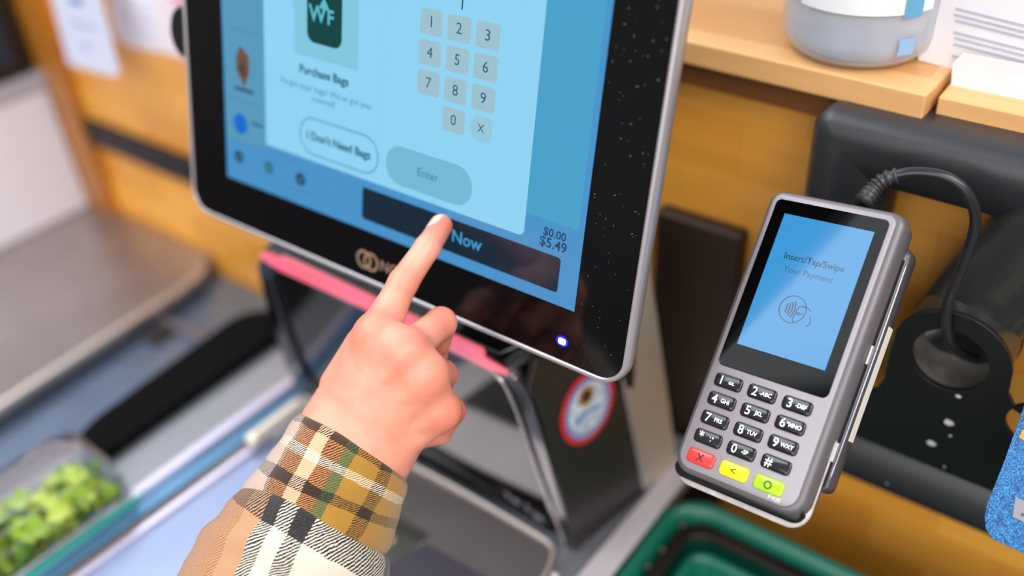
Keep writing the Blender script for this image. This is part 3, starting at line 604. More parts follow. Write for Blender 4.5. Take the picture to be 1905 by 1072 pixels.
lg_ = [['1', '2', '3'], ['4', '5', '6'], ['7', '8', '9'], ['*', '0', '#']]; sb = [['oz.', '-ABC', '-DEF'], ['GHI', 'JKL', '"MNO'], ['PRS', 'TUV', 'WXY'], ["',\"", '-SP', '']]
for r_ in range(4):
    for c_ in range(3): key('number_key', xs[c_], ys[r_], 16.4, 7.6, keyblk, lg_[r_][c_], leg, sb[r_][c_])
dm = mat('key_mark', '2a1010', rough=.5)
o = key('cancel_key', xs[0], ys[4], 16.4, 8, mat('key_red', 'e23b36', rough=.2, coat=.3, sss=.1), 'X', dm); tag(o, 'red cancel key')
o = key('clear_key', xs[1], ys[4], 16.4, 8, mat('key_yellow', 'f4e80a', rough=.2, coat=.3, sss=.1), '<', mat('key_mark2', '3a3408')); tag(o, 'yellow clear key')
o = key('enter_key', xs[2], ys[4], 16.4, 8, mat('key_green', 'a6d616', rough=.2, coat=.3, sss=.1), None, dm); tag(o, 'lime green enter key')
ringmesh('ring_mark', disc(xs[2] * MM, ys[4] * MM, .0022, 20), disc(xs[2] * MM, ys[4] * MM, .0014, 20), mat('key_mark3', '4a5a30'), o, .0018)
text('model_text', 'P400', .0034, mat('model_text', 'e8e6ee', rough=.5), te, .0225, -.1064, .0003)
# bottom chip card slot: dark gap and pale lip
loft('card_slot', [tr(-36, -113, 36, -104, 4, -3), tr(-37.5, -114.5, 37.5, -104, 6, -5), tr(-37.5, -114.5, 37.5, -104, 6, -8)], mat('slot_dark', '101013', rough=.4), te, local=True)
loft('slot_lip', [tr(-37.8, -116.6, 37.6, -60, 10, -9.2), tr(-38.6, -117.6, 38.4, -60, 10.5, -10.2), tr(-38.6, -117.6, 38.4, -60, 10.5, -12.5), tr(-37, -115, 37, -60, 10, -17)], mat('lip_white', 'cfc8c8', rough=.4, var=.2, vscale=120), te, local=True)
# swipe reader along the right side
rd = loft('swipe_reader', [tr(33, -94, 39.5, 36, (3, 3, 5, 5), -15.5), tr(33, -95, 40.8, 38, (3, 4, 6, 4), -18), tr(32, -95, 40.8, 38, (3, 4, 6, 4), -26), tr(28, -90, 37, 33, 4, -31)], mat('reader_grey', '4c4a4e', rough=.35, metal=.3), te, local=True)
box('reader_slot', (.0372, -.092, -.0158), (.0388, .030, -.0140), mat('slot_black', '08080a'), rd, 0, True)
tube('reader_edge', spline([(.0398, .032, -.0160), (.0401, -.02, -.0160), (.0398, -.092, -.0160)], 6), .0006, mat('edge_bright', 'b9bac6', rough=.2, metal=.8), rd, 8, True)
box('serial_label', (.0406, -.066, -.0262), (.0411, -.004, -.0195), mat('serial_label', 'ddd8cc', rough=.5), te, 0, True)
for y in (-.022, -.074): box('side_contact', (.0384, y - .005, -.0135), (.0397, y + .005, -.0108), mat('contact', 'e0dcdc', rough=.25, metal=.6), te, .0004, True)
mb_ = box('mount_block', (-.02, -.05, -.060), (.03, .02, -.0262), rubber, te, .003, True)

# ================================================================ MOUNT: plate with tube, bracket frame
py_ = 130
ps = empty('mounting_bracket', W(259, 130, -80)); tag(ps, 'black steel mounting plate with round tube hole holding the payment terminal', 'bracket')
hc = on(1768, 668, 1, py_); hr = .0215
# outline of the plate on its plane
def pp(x, y): return on(x, y, 1, py_)
out = [pp(*q) for q in ((1520, 700), (1600, 728), (1632, 722), (1648, 700), (1656, 660))]
tr_ = .0328
for a in range(165, 5, -12): out.append(hc + Vector((tr_ * math.cos(math.radians(a)), 0, tr_ * math.sin(math.radians(a)))))
out += [hc + Vector((.0335, 0, -.010)), hc + Vector((.040, 0, -.019)), hc + Vector((.052, 0, -.022)), hc + Vector((.085, 0, -.022)), hc + Vector((.085, 0, -.085)), pp(1850, 912), pp(1560, 795), pp(1480, 765)]
bm = bmesh.new()
def plate_with_holes(out, holes, depth):
    cu = bpy.data.curves.new('pl', 'CURVE'); cu.dimensions = '2D'; cu.fill_mode = 'BOTH'; cu.extrude = depth / 2; cu.bevel_depth = .0003
    for pts in [out] + holes:
        s = cu.splines.new('POLY'); s.points.add(len(pts) - 1); s.use_cyclic_u = True
        for i, p in enumerate(pts): s.points[i].co = (p.x - hc.x, p.z - hc.z, 0, 1)
    o = bpy.data.objects.new('pl', cu); COL.objects.link(o); bpy.context.view_layer.update()
    me = bpy.data.meshes.new_from_object(o.evaluated_get(bpy.context.evaluated_depsgraph_get())); bpy.data.objects.remove(o)
    me.transform(Matrix.Translation(hc) @ Matrix.Rotation(math.pi / 2, 4, 'X')); return me
h1 = [hc + Vector((hr * math.cos(t), 0, hr * math.sin(t))) for t in [2 * math.pi * i / 40 for i in range(40)]]
c2 = pp(1892, 780) + Vector((.008, 0, .0)); h2 = [c2 + Vector((.014 * math.cos(t), 0, .014 * math.sin(t))) for t in [2 * math.pi * i / 32 for i in range(32)]]
link('plate', plate_with_holes(out, [h1, h2], .003), blackmat, ps)
# tube behind, hollow, dusty inside
def ringy(c, r, y): return [Vector((c.x + r * math.cos(2 * math.pi * i / 40), y, c.z + r * math.sin(2 * math.pi * i / 40))) for i in range(40)]
yb = .168
loft('tube', [ringy(hc, .0305, .132), ringy(hc, .0305, yb)], mat('tube_black', '2c2e2b', rough=.27, bump=.3, bscale=500, coat=.2), ps, cap0=False, cap1=False)
loft('tube_lining', [ringy(hc, .0262, .132), ringy(hc, .0262, yb - .002)], mat('tube_inside', '75706c', rough=.5, metal=.3, var=.4, vscale=60), ps, cap0=False, cap1=True)
tube('elbow', spline([(hc.x, .158, hc.z), (hc.x, .168, hc.z + .004), (hc.x + .010, .172, hc.z + .035), (hc.x + .030, .174, hc.z + .075), (hc.x + .052, .176, hc.z + .118)], 8), .0300, MATS['tube_black'], ps, 32)
tube('tube_joint', [ringy(hc, .0308, .161)[i % 40] for i in range(41)], .0004, rubber, ps, 6)
for (x, y, s) in ((1764, 787, .0022), (1733, 825, .0020), (1783, 738, .0012), (1768, 811, .0007), (1757, 869, .0006), (1650, 900, .0005)):
    c = on(x, y, 1, py_ - 1.9); n8 = 9; s = s * 1.35
    mesh('paint_speck', [c + Vector((s * math.cos(2 * math.pi * i / n8) * random.uniform(.7, 1.2), 0, s * .8 * math.sin(2 * math.pi * i / n8) * random.uniform(.7, 1.2))) for i in range(n8)], [tuple(range(n8))], mat('speck', 'd8d8d4', rough=.8), ps)

fr = empty('frame_bracket', W(230, 175, -80)); tag(fr, 'thick rounded black frame bracket on the wall behind the payment terminal', 'bracket')
fm = mat('frame_black', '2b2c31', rough=.42, spec=.6)
def fpt(x, y): return on(x, y, 1, 160)
# profile swept round a rounded rectangle in the wall plane
fx0, fx1, fz0, fz1 = .150, .42, -.236, .0375
def frect(i, r): return [Vector((p.x, 0, p.y)) for p in rr(fx0 + i, fz0 + i, fx1 - i, fz1 - i, max(r - i, .001), 8)]
rings = []
for (i, y) in ((.006, .156), (0, .164), (0, .198), (.046, .198), (.048, .180), (.040, .164), (.018, .156), (.006, .156)):
    rings.append([Vector((p.x, y, p.z + Z0)) for p in frect(i, .012)])
n = len(rings[0]); bm = bmesh.new(); vv = [[bm.verts.new(p) for p in r] for r in rings[:-1]]
for k in range(len(vv)):
    for i in range(n):
        bm.faces.new((vv[k][i], vv[k][(i + 1) % n], vv[(k + 1) % len(vv)][(i + 1) % n], vv[(k + 1) % len(vv)][i]))
o = from_bm('frame_ring', bm, fm, fr, True)

# cable
cb = empty('terminal_cable', W(240, 130, 0)); tag(cb, 'black cable looping from the terminal top into the mounting tube', 'cable')
cp = [(1606, 376, 104), (1625, 352, 114), (1650, 332, 119), (1700, 321, 124), (1760, 330, 128), (1800, 362, 130), (1815, 410, 131), (1800, 470, 131), (1776, 530, 128), (1760, 585, 124), (1764, 630, 126), (1785, 655, 138), (1815, 668, 152)]
path = spline([on(q[0], q[1], 1, q[2]) for q in cp], 10)
tube('cord', path, .0030, mat('cord_black', '222326', rough=.25), cb, 14)
sr = empty('x'); bpy.data.objects.remove(sr)
ridge = spline([on(q[0], q[1], 1, q[2]) for q in cp[:4]], 12)[:30]
tube('strain_relief', ridge, [(.0052 if (i // 2) % 2 == 0 else .0040) * (1 - i * .006) for i in range(30)], mat('relief', '303034', rough=.4), cb, 14)

# blue card
bc = empty('blue_card'); tag(bc, 'glittery blue plastic card hanging at the lower right beside the bracket', 'card')
cc = cam2w(ray(1905, 900) * .505)
bc.matrix_world = Matrix([[RT[i][0], RT[i][1], RT[i][2], cc[i]] for i in range(3)] + [[0, 0, 0, 1]]); bpy.context.view_layer.update()
BT0 = ray(1905, 900) * .505
def bcp(x, y):
    r = ray(x, y); q = r * ((BT0 @ Tn) / (r @ Tn)) - BT0; return (q @ Tr, q @ Tu)
cl_ = [bcp(*q) for q in ((1912, 735), (1868, 858), (1836, 938), (1831, 962), (1834, 985), (1846, 1003), (1905, 1030), (1990, 1068))]
cl_ += [(cl_[-1][0] + .02, cl_[-1][1] + .002), (cl_[-1][0] + .024, cl_[0][1] + .01), (cl_[0][0] + .01, cl_[0][1] + .01)]
bm_ = bpy.data.materials.new('blue_glitter'); bm_.use_nodes = True; n_ = bm_.node_tree.nodes; l_ = bm_.node_tree.links; pb = n_['Principled BSDF']
t_ = n_.new('ShaderNodeTexCoord'); vo_ = n_.new('ShaderNodeTexNoise'); vo_.inputs['Scale'].default_value = 520; vo_.inputs['Detail'].default_value = 5; vo_.inputs['Distortion'].default_value = 2.5; l_.new(t_.outputs['Object'], vo_.inputs['Vector'])
r_ = n_.new('ShaderNodeValToRGB'); l_.new(vo_.outputs[0], r_.inputs[0]); ee = r_.color_ramp.elements; ee[0].position = .40; ee[0].color = lin('083a66'); ee[1].position = .62; ee[1].color = lin('3f92d0'); x_ = ee.new(.5); x_.color = lin('155f9e')
l_.new(r_.outputs[0], pb.inputs['Base Color']); pb.inputs['Roughness'].default_value = .35
o = prism('card_body', [Vector((x, y, 0)) for x, y in cl_], (0, 0, -.0016), bm_, bc, .0003, True)
q = [bcp(*k) for k in ((1890, 925), (1884, 962), (1930, 984), (1936, 946))]; prism('grey_patch', [Vector((x, y, .0002)) for x, y in q], (0, 0, .0003), mat('patch_grey', '8d8a94', rough=.4), bc, local=True)
q = bcp(1903, 958); flat('patch_dot', disc(q[0], q[1], .0008, 12), mat('patch_dot', '4a4854'), bc, .0007)
q = [bcp(*k) for k in ((1902, 800), (1896, 815), (1910, 822), (1925, 800))]; prism('yellow_mark', [Vector((x, y, .0002)) for x, y in q], (0, 0, .0003), mat('mark_orange', 'd8922c', rough=.4), bc, local=True)
hk = tube('hook', [cc + Vector((.03, .0, .0)), cc + Vector((.03, .03, .0)), W(325, 131, -100)], .0025, rubber, bc)

# ================================================================ SHOPPING BASKETS (nested, green)
gm = mat('basket_green', '0a6552', rough=.33, coat=.1); 
bk = empty('shopping_basket', W(300, 0, -520)); tag(bk, 'green plastic shopping basket with black handle, lower right below the terminal', 'basket')
bx0, bx1, by0, by1, bz_ = .0965, .50, -.20, .128, -.283
def bring(i, z, r=.032): return [Vector((p.x, p.y, Z0 + z)) for p in rr(bx0 + i, by0 + i, bx1 - i, by1 - i, max(r - i * .6, .006), 8)]
loft('basket_body', [bring(.003, bz_ - .016), bring(0, bz_ - .008), bring(.0010, bz_ - .003), bring(.004, bz_), bring(.0075, bz_ - .001), bring(.0105, bz_ - .006), bring(.014, bz_ - .018), bring(.020, bz_ - .06), bring(.05, bz_ - .22)], gm, bk, cap0=False, cap1=True)
def bar2(i, z, w, h, nm, material, parent): 
    a0, a1, a2, a3 = bring(i, z), bring(i + w, z), bring(i + w, z - h), bring(i, z - h); n = len(a0); bm = bmesh.new(); vv = [[bm.verts.new(p) for p in r] for r in (a0, a1, a2, a3)]
    for k in range(4):
        for j in range(n): bm.faces.new((vv[k][j], vv[k][(j + 1) % n], vv[(k + 1) % 4][(j + 1) % n], vv[(k + 1) % 4][j]))
    o = from_bm(nm, bm, material, parent); return bevel(o, .0015, 2, 50)
bar2(.0165, bz_ - .008, .010, .007, 'handle', mat('handle_black', '1a1614', rough=.28), bk)
for (x, y) in ((1270, 975), (1232, 1022), (1205, 1052)):
    c = on(x, y, 2, -289); loft('rivet', [circ(c, .0022, -.002, 12), circ(c, .0020, .0008, 12)], mat('rivet', '4d4642', rough=.2), bk)
ib = empty('shopping_basket', W(300, 0, -500)); tag(ib, 'second green basket nested inside the first, only its inner rim showing', 'basket')
loft('basket_body', [bring(.0225, bz_ - .040), bring(.0215, bz_ - .030), bring(.0295, bz_ - .022), bring(.0330, bz_ - .020), bring(.0360, bz_ - .024), bring(.039, bz_ - .045), bring(.06, bz_ - .20)], gm, ib, cap0=False, cap1=True)
c = on(1385, 1060, 2, -330); tg = box('price_tag', (c.x - .008, c.y - .004, c.z - .01), (c.x + .006, c.y + .010, c.z + .002), mat('tag_beige', 'b8a58c', rough=.5), None, .001); tag(tg, 'small beige tag inside the green basket at the bottom edge', 'tag')
bsf = box('basket_stand', W(110, -190, -1180), W(480, 120, -504), mat('stand_dark', '3a3836', rough=.5), None, .004); tag(bsf, 'dark stand carrying the green shopping baskets', 'stand')

# ================================================================ HAND AND ARM
def sdf_hand():
    h = .8
    lo = np.array([-150., -60., 488.]); hi = np.array([20., 235., 596.])
    def P(x, y, z): return ray(x, y) * z
    tipc = ray(821, 420); tipc = tipc * (((TIP @ D) - .0062) / (tipc @ D)) * 1000
    J = dict(it=tipc, id=P(795, 461, 549), ip=P(750, 526, 541), im=P(700, 626, 524),
             mm=P(752, 655, 517), mp=P(820, 601, 545), md=P(806, 660, 566), mt=P(770, 705, 562),
             rm=P(790, 698, 520), rp=P(823, 697, 551), rd=P(806, 745, 570), rt=P(770, 765, 562),
             lm=P(818, 764, 533), lp=P(842, 765, 557), ld=P(818, 806, 570), lt=P(785, 815, 560),
             w1=P(622, 800, 540), w2=P(645, 815, 534), w3=P(675, 835, 536), w4=P(700, 850, 544),
             th0=P(628, 760, 555), th1=P(655, 700, 566), th2=P(700, 690, 578), th3=P(738, 700, 582))
    xs = np.arange(lo[0], hi[0], h); ys = np.arange(lo[1], hi[1], h); zs = np.arange(lo[2], hi[2], h)
    X, Y, Z = np.meshgrid(xs.astype(np.float32), ys.astype(np.float32), zs.astype(np.float32), indexing='ij')
    def cap(a, b, ra, rb):
        a = np.asarray(a, float); b = np.asarray(b, float); d = b - a; L2 = d @ d
        px, py, pz = X - np.float32(a[0]), Y - np.float32(a[1]), Z - np.float32(a[2])
        t = np.clip((px * np.float32(d[0]) + py * np.float32(d[1]) + pz * np.float32(d[2])) / np.float32(L2), 0, 1)
        return np.sqrt((px - t * np.float32(d[0])) ** 2 + (py - t * np.float32(d[1])) ** 2 + (pz - t * np.float32(d[2])) ** 2) - (ra + (rb - ra) * t)
    def smin(a, b, k):
        q = np.maximum(k - np.abs(a - b), 0) / k; return np.minimum(a, b) - q * q * k * np.float32(.25)
    def chain(pts, rs, k=2.5):
        f = None
        for i in range(len(pts) - 1):
            c = cap(J[pts[i]], J[pts[i + 1]], rs[i], rs[i + 1]); f = c if f is None else smin(f, c, k)
        return f
    f1 = chain(['it', 'id', 'ip', 'im'], [6.5, 7.2, 8.2, 9.8], 2)
    f2 = chain(['mm', 'mp', 'md', 'mt'], [9.4, 8.7, 7.8, 6.8], 2)
    f3 = chain(['rm', 'rp', 'rd', 'rt'], [9.2, 8.2, 7.4, 6.6], 2)
    f4 = chain(['lm', 'lp', 'ld', 'lt'], [8.6, 7.2, 6.6, 6.0], 2)
    th = chain(['th0', 'th1', 'th2', 'th3'], [14, 11, 9, 7.5], 3)
    fing = smin(smin(smin(f1, f2, 1.2), f3, 1.0), f4, 1.0)
    palm = cap(J['w1'], J['im'], 13.5, 11.5)
    for a, b, ra, rb in (('w2', 'mm', 14, 11.0), ('w3', 'rm', 14, 10.6), ('w4', 'lm', 13, 10.2), ('im', 'mm', 9.5, 9.5), ('mm', 'rm', 9.5, 9.2), ('rm', 'lm', 9.2, 8.8)):
        palm = smin(palm, cap(J[a], J[b], ra, rb), 9)
    inner = lambda k, dz: J[k] + np.array([0, 0, dz])
    palm = smin(palm, cap(P(640, 770, 552), P(690, 655, 545), 13, 10), 9)         # thumb side mass
    palm = smin(palm, cap(P(722, 838, 552), P(806, 775, 548), 11.5, 9), 8)        # heel on the little finger side
    palm = smin(palm, cap(P(632, 715, 545), P(672, 640, 536), 10.5, 8.0), 9)
    palm = smin(palm, cap(P(690, 640, 530), P(722, 585, 536), 9, 8.6), 6)
    arm = smin(cap(J['w1'], P(480, 1060, 548), 14, 22), cap(J['w4'], P(560, 1100, 552), 14, 22), 12)
    arm = smin(arm, cap(J['w3'], P(520, 1080, 545), 14, 22), 10)
    f = smin(palm, fing, 4.2)
    def smax(a, b, k): return -smin(-a, -b, k)
    for a, b in ((P(842, 728, 552), P(800, 728, 531)), (P(818, 672, 549), P(776, 664, 522)), (P(826, 668, 556), P(812, 674, 560))): f = smax(f, -cap(a, b, 1.6, .6), 3.5); f = smin(f, th, 4); f = smin(f, arm, 12)
    for k, r, dz in (('im', 8.4, -2.0), ('mm', 8.4, -2.4), ('rm', 8.0, -2.6), ('lm', 7.4, -2.4)):   # knuckles
        f = smin(f, cap(inner(k, dz), inner(k, dz) + np.array([.5, -.5, .5]), r, r), 6)
    for a, b in (('w2', 'mm'), ('w3', 'rm'), ('w1', 'im'), ('w4', 'lm')):                       # tendons
        A_, B_ = inner(a, -12.0), inner(b, -10.0); f = smin(f, cap(A_ * .25 + B_ * .75, B_, 1.4, 2.2), 5)
    f = f.astype(np.float32)
    # naive surface nets
    ins = f < 0; nx, ny, nz = f.shape
    acc = np.zeros((nx - 1, ny - 1, nz - 1, 3), np.float32); cnt = np.zeros((nx - 1, ny - 1, nz - 1), np.float32)
    corners = [(i, j, k) for i in (0, 1) for j in (0, 1) for k in (0, 1)]
    sl_ = lambda c: (slice(c[0], nx - 1 + c[0]), slice(c[1], ny - 1 + c[1]), slice(c[2], nz - 1 + c[2]))
    for a in corners:
        for ax in range(3):
            if a[ax]: continue
            b = list(a); b[ax] = 1; fa, fb = f[sl_(a)], f[sl_(b)]; cr_ = (fa < 0) != (fb < 0)
            t = np.where(cr_, fa / np.where(cr_, fa - fb, 1), 0)
            for q in range(3): acc[..., q] += np.where(cr_, a[q] + (t if q == ax else 0), 0)
            cnt += cr_
    act = cnt > 0; idx = -np.ones(act.shape, np.int64); ii = np.argwhere(act); idx[act] = np.arange(len(ii))
    vs = (ii + acc[act] / cnt[act][:, None]) * h + lo
    faces = []
    for ax in range(3):
        s0 = [slice(1, -1)] * 3; s0[ax] = slice(0, -1); s1 = list(s0); s1[ax] = slice(1, None)
        a_, b_ = ins[tuple(s0)], ins[tuple(s1)]
        base = np.argwhere(a_ != b_); flip = a_[a_ != b_]
        off = np.array([1, 1, 1]); off[ax] = 0; base = base + off
        u, v = [q for q in range(3) if q != ax]; eu = np.zeros(3, int); ev = np.zeros(3, int); eu[u] = 1; ev[v] = 1
        ok = np.all(base < np.array(idx.shape), axis=1); base, flip = base[ok], flip[ok]
        q = np.stack([idx[tuple((base - eu - ev).T)], idx[tuple((base - ev).T)], idx[tuple(base.T)], idx[tuple((base - eu).T)]], 1)
        if ax == 1: flip = ~flip
        q[~flip] = q[~flip][:, ::-1]; faces.append(q[(q >= 0).all(1)])
    faces = np.concatenate(faces)
    # light smoothing
    for it in range(3):
        s = np.zeros_like(vs); c = np.zeros(len(vs))
        for k in range(4):
            a, b = faces[:, k], faces[:, (k + 1) % 4]; np.add.at(s, a, vs[b]); np.add.at(c, a, 1); np.add.at(s, b, vs[a]); np.add.at(c, b, 1)
        vs = vs * .5 + .5 * s / np.maximum(c, 1)[:, None]
    return vs, faces, J
hv, hf, J = sdf_hand()
# nail on the index finger, crease and redness masks
fa = J['it'] - J['id']; fa /= np.linalg.norm(fa)
dn = -D - .05 * A; dn -= fa * (dn @ fa); dn = dn / np.linalg.norm(dn); fs = np.cross(fa, dn)
rel = hv - J['it']; u_ = rel @ fa; s_ = rel @ fs; n__ = rel @ dn
e1 = ((u_ + 1.2) / 7.4) ** 2; e2 = (s_ / 5.3) ** 2; val = (e1 ** 1.6 + e2 ** 1.6)
isn = (val < 1) & (n__ > 1.0)
rimd = np.exp(-((val - 1.15) / .35) ** 2) * (n__ > 1.0) * (u_ < 4)
hv = hv + dn * (isn * .25 * (1 - val * .5))[:, None] - dn * (rimd * .35)[:, None]
# creases over the finger joints
def crease(c, axis, w, depth, rad):
    global hv
    r = hv - c; t = r @ axis; near = np.linalg.norm(r, axis=1) < rad; dd_ = (-D); up = (r @ dd_) > 2
    hv = hv + (-dd_) * (depth * np.exp(-(t / w) ** 2) * near * up)[:, None]
for k_ in (-2.2, 0, 2.0): crease(J['id'] + fa * k_, fa, .55, .22, 9.5)
fb = J['id'] - J['ip']; fb /= np.linalg.norm(fb)
for k_ in (-4, -1.6, .8, 3): crease(J['ip'] + fb * k_, fb, .7, .28, 11)
redm = np.zeros(len(hv))
for k_, s__, w__ in (('im', 9, .55), ('mm', 7.5, 1), ('rm', 7, 1.0), ('lm', 7.5, .9), ('it', 9, .5), ('mp', 9, .3), ('rp', 9, .5), ('lp', 10, .6), ('ip', 8, .3)):
    redm = np.maximum(redm, w__ * np.exp(-(np.linalg.norm(hv - J[k_], axis=1) / (s__ * 1.7)) ** 4))
wv = (R @ (hv / 1000 - TIP).T).T; wv[:, 2] += Z0
me = bpy.data.meshes.new('person'); me.from_pydata(wv.tolist(), [], hf.tolist()); me.update()
at_ = me.color_attributes.new('mask', 'FLOAT_COLOR', 'POINT')
free = isn & (u_ > 4.6)
buf = np.zeros((len(hv), 4), np.float32); buf[:, 0] = redm; buf[:, 1] = isn; buf[:, 2] = free; buf[:, 3] = 1
at_.data.foreach_set('color', buf.ravel())
def skin():
    m = bpy.data.materials.new('skin'); m.use_nodes = True; n = m.node_tree.nodes; l = m.node_tree.links; b = n['Principled BSDF']
    a = n.new('ShaderNodeVertexColor'); a.layer_name = 'mask'; s = n.new('ShaderNodeSeparateColor'); l.new(a.outputs[0], s.inputs[0])
    t = n.new('ShaderNodeTexCoord'); z = n.new('ShaderNodeTexNoise'); z.inputs['Scale'].default_value = 70; z.inputs['Detail'].default_value = 4; l.new(t.outputs['Object'], z.inputs['Vector'])
    r = n.new('ShaderNodeValToRGB'); l.new(z.outputs[0], r.inputs[0]); r.color_ramp.elements[0].position = .3; r.color_ramp.elements[1].position = .7
    r.color_ramp.elements[0].color = lin('e8957c'); r.color_ramp.elements[1].color = lin('f1a68e')
    x = n.new('ShaderNodeMixRGB'); l.new(s.outputs[0], x.inputs[0]); l.new(r.outputs[0], x.inputs[1]); x.inputs[2].default_value = lin('d8553f')
    y = n.new('ShaderNodeMixRGB'); l.new(s.outputs[1], y.inputs[0]); l.new(x.outputs[0], y.inputs[1]); y.inputs[2].default_value = lin('f9c6ba')
    w = n.new('ShaderNodeMixRGB'); l.new(s.outputs[2], w.inputs[0]); l.new(y.outputs[0], w.inputs[1]); w.inputs[2].default_value = lin('fff2ea')
    l.new(w.outputs[0], b.inputs['Base Color'])
    rg = n.new('ShaderNodeMapRange'); l.new(s.outputs[1], rg.inputs[0]); rg.inputs[3].default_value = .46; rg.inputs[4].default_value = .2; l.new(rg.outputs[0], b.inputs['Roughness'])
    b.inputs['Subsurface Weight'].default_value = .35; b.inputs['Subsurface Scale'].default_value = .006; b.inputs['Subsurface Radius'].default_value = (1, .35, .2)
    z2 = n.new('ShaderNodeTexVoronoi'); z2.inputs['Scale'].default_value = 900; l.new(t.outputs['Object'], z2.inputs['Vector'])
    mr = n.new('ShaderNodeMath'); mr.operation = 'SUBTRACT'; mr.inputs[0].default_value = 1; l.new(s.outputs[1], mr.inputs[1]); ms = n.new('ShaderNodeMath'); ms.operation = 'MULTIPLY'; l.new(mr.outputs[0], ms.inputs[0]); ms.inputs[1].default_value = .18
    q = n.new('ShaderNodeBump'); q.inputs['Distance'].default_value = .0004; l.new(ms.outputs[0], q.inputs['Strength']); l.new(z2.outputs[0], q.inputs['Height']); l.new(q.outputs[0], b.inputs['Normal'])
    return m
person = link('person', me, skin(), None, True)
tag(person, 'person\'s right hand in a plaid sleeve pressing the touchscreen with the index finger', 'person')

# ---- plaid sleeve
def plaid(name, base, warp, weft, period=.0015):
    """base / warp across the sleeve (uv.x, in 0.1 m units), weft along it (uv.y)"""
    m = bpy.data.materials.new(name); m.use_nodes = True; n = m.node_tree.nodes; l = m.node_tree.links; b = n['Principled BSDF']
    uv = n.new('ShaderNodeUVMap'); s = n.new('ShaderNodeSeparateXYZ')
    wob = n.new('ShaderNodeTexNoise'); wob.inputs['Scale'].default_value = 9; l.new(uv.outputs[0], wob.inputs['Vector'])
    fz = n.new('ShaderNodeTexNoise'); fz.inputs['Scale'].default_value = 90; fz.inputs['Detail'].default_value = 3; l.new(uv.outputs[0], fz.inputs['Vector'])
    def vsub(a, k):
        x = n.new('ShaderNodeVectorMath'); x.operation = 'MULTIPLY_ADD'; l.new(a.outputs['Color'], x.inputs[0]); x.inputs[1].default_value = (k, k, 0); x.inputs[2].default_value = (-k / 2, -k / 2, 0); return x
    a1 = n.new('ShaderNodeVectorMath'); a1.operation = 'ADD'; l.new(uv.outputs[0], a1.inputs[0]); l.new(vsub(wob, .03).outputs[0], a1.inputs[1])
    a2 = n.new('ShaderNodeVectorMath'); a2.operation = 'ADD'; l.new(a1.outputs[0], a2.inputs[0]); l.new(vsub(fz, .009).outputs[0], a2.inputs[1]); l.new(a2.outputs[0], s.inputs[0])
    def ramp(stops, src, scale=1.6, off=.5):
        mt = n.new('ShaderNodeMath'); mt.operation = 'MULTIPLY_ADD'; mt.inputs[1].default_value = 1 / scale; mt.inputs[2].default_value = off; l.new(src, mt.inputs[0])
        r = n.new('ShaderNodeValToRGB'); l.new(mt.outputs[0], r.inputs[0]); r.color_ramp.interpolation = 'CONSTANT'; el = r.color_ramp.elements
        for i, (pos, col, al) in enumerate(stops):
            pp_ = min(max(pos / 100 / scale + off, 0), 1); q = el[0] if i == 0 else (el[1] if i == 1 else el.new(pp_)); q.position = pp_; q.color = lin(col)[:3] + (al,)
        return r
    rb_ = ramp(base, s.outputs[0]); rw = ramp(warp, s.outputs[0]); rf = ramp(weft, s.outputs[1], 3.2, .1)
    ad = n.new('ShaderNodeMath'); ad.operation = 'MULTIPLY_ADD'; ad.inputs[1].default_value = 1.0; l.new(s.outputs[0], ad.inputs[0]); l.new(s.outputs[1], ad.inputs[2])
    pr = n.new('ShaderNodeMath'); pr.operation = 'MULTIPLY'; pr.inputs[1].default_value = 2 * math.pi * .1 / period; l.new(ad.outputs[0], pr.inputs[0])
    sn = n.new('ShaderNodeMath'); sn.operation = 'SINE'; l.new(pr.outputs[0], sn.inputs[0]); 
    st_ = n.new('ShaderNodeMapRange'); l.new(sn.outputs[0], st_.inputs[0]); st_.inputs[1].default_value = -.35; st_.inputs[2].default_value = .35
    inv = n.new('ShaderNodeMath'); inv.operation = 'SUBTRACT'; inv.inputs[0].default_value = 1; l.new(st_.outputs[0], inv.inputs[1])
    def mix(c1, c2, al, msk):
        mu = n.new('ShaderNodeMath'); mu.operation = 'MULTIPLY'; l.new(al, mu.inputs[0]); l.new(msk, mu.inputs[1])
        x = n.new('ShaderNodeMixRGB'); l.new(mu.outputs[0], x.inputs[0]); l.new(c1, x.inputs[1]); l.new(c2, x.inputs[2]); return x
    x1 = mix(rb_.outputs[0], rw.outputs[0], rw.outputs[1], st_.outputs[0]); x2 = mix(x1.outputs[0], rf.outputs[0], rf.outputs[1], inv.outputs[0])
    # fuzz brightness grain
    gz = n.new('ShaderNodeTexNoise'); gz.inputs['Scale'].default_value = 260; gz.inputs['Detail'].default_value = 4; l.new(uv.outputs[0], gz.inputs['Vector'])
    gr = n.new('ShaderNodeValToRGB'); l.new(gz.outputs[0], gr.inputs[0]); gr.color_ramp.elements[0].color = (.72, .72, .72, 1); gr.color_ramp.elements[0].position = .3; gr.color_ramp.elements[1].color = (1.15, 1.15, 1.15, 1); gr.color_ramp.elements[1].position = .7
    x3 = n.new('ShaderNodeMixRGB'); x3.blend_type = 'MULTIPLY'; x3.inputs[0].default_value = .8; l.new(x2.outputs[0], x3.inputs[1]); l.new(gr.outputs[0], x3.inputs[2])
    l.new(x3.outputs[0], b.inputs['Base Color']); b.inputs['Roughness'].default_value = .95; b.inputs['Specular IOR Level'].default_value = .1
    b.inputs['Sheen Weight'].default_value = .35; b.inputs['Sheen Roughness'].default_value = .5
    q = n.new('ShaderNodeBump'); q.inputs['Strength'].default_value = .5; q.inputs['Distance'].default_value = .0012; l.new(gz.outputs[0], q.inputs['Height']); l.new(q.outputs[0], b.inputs['Normal'])
    return m
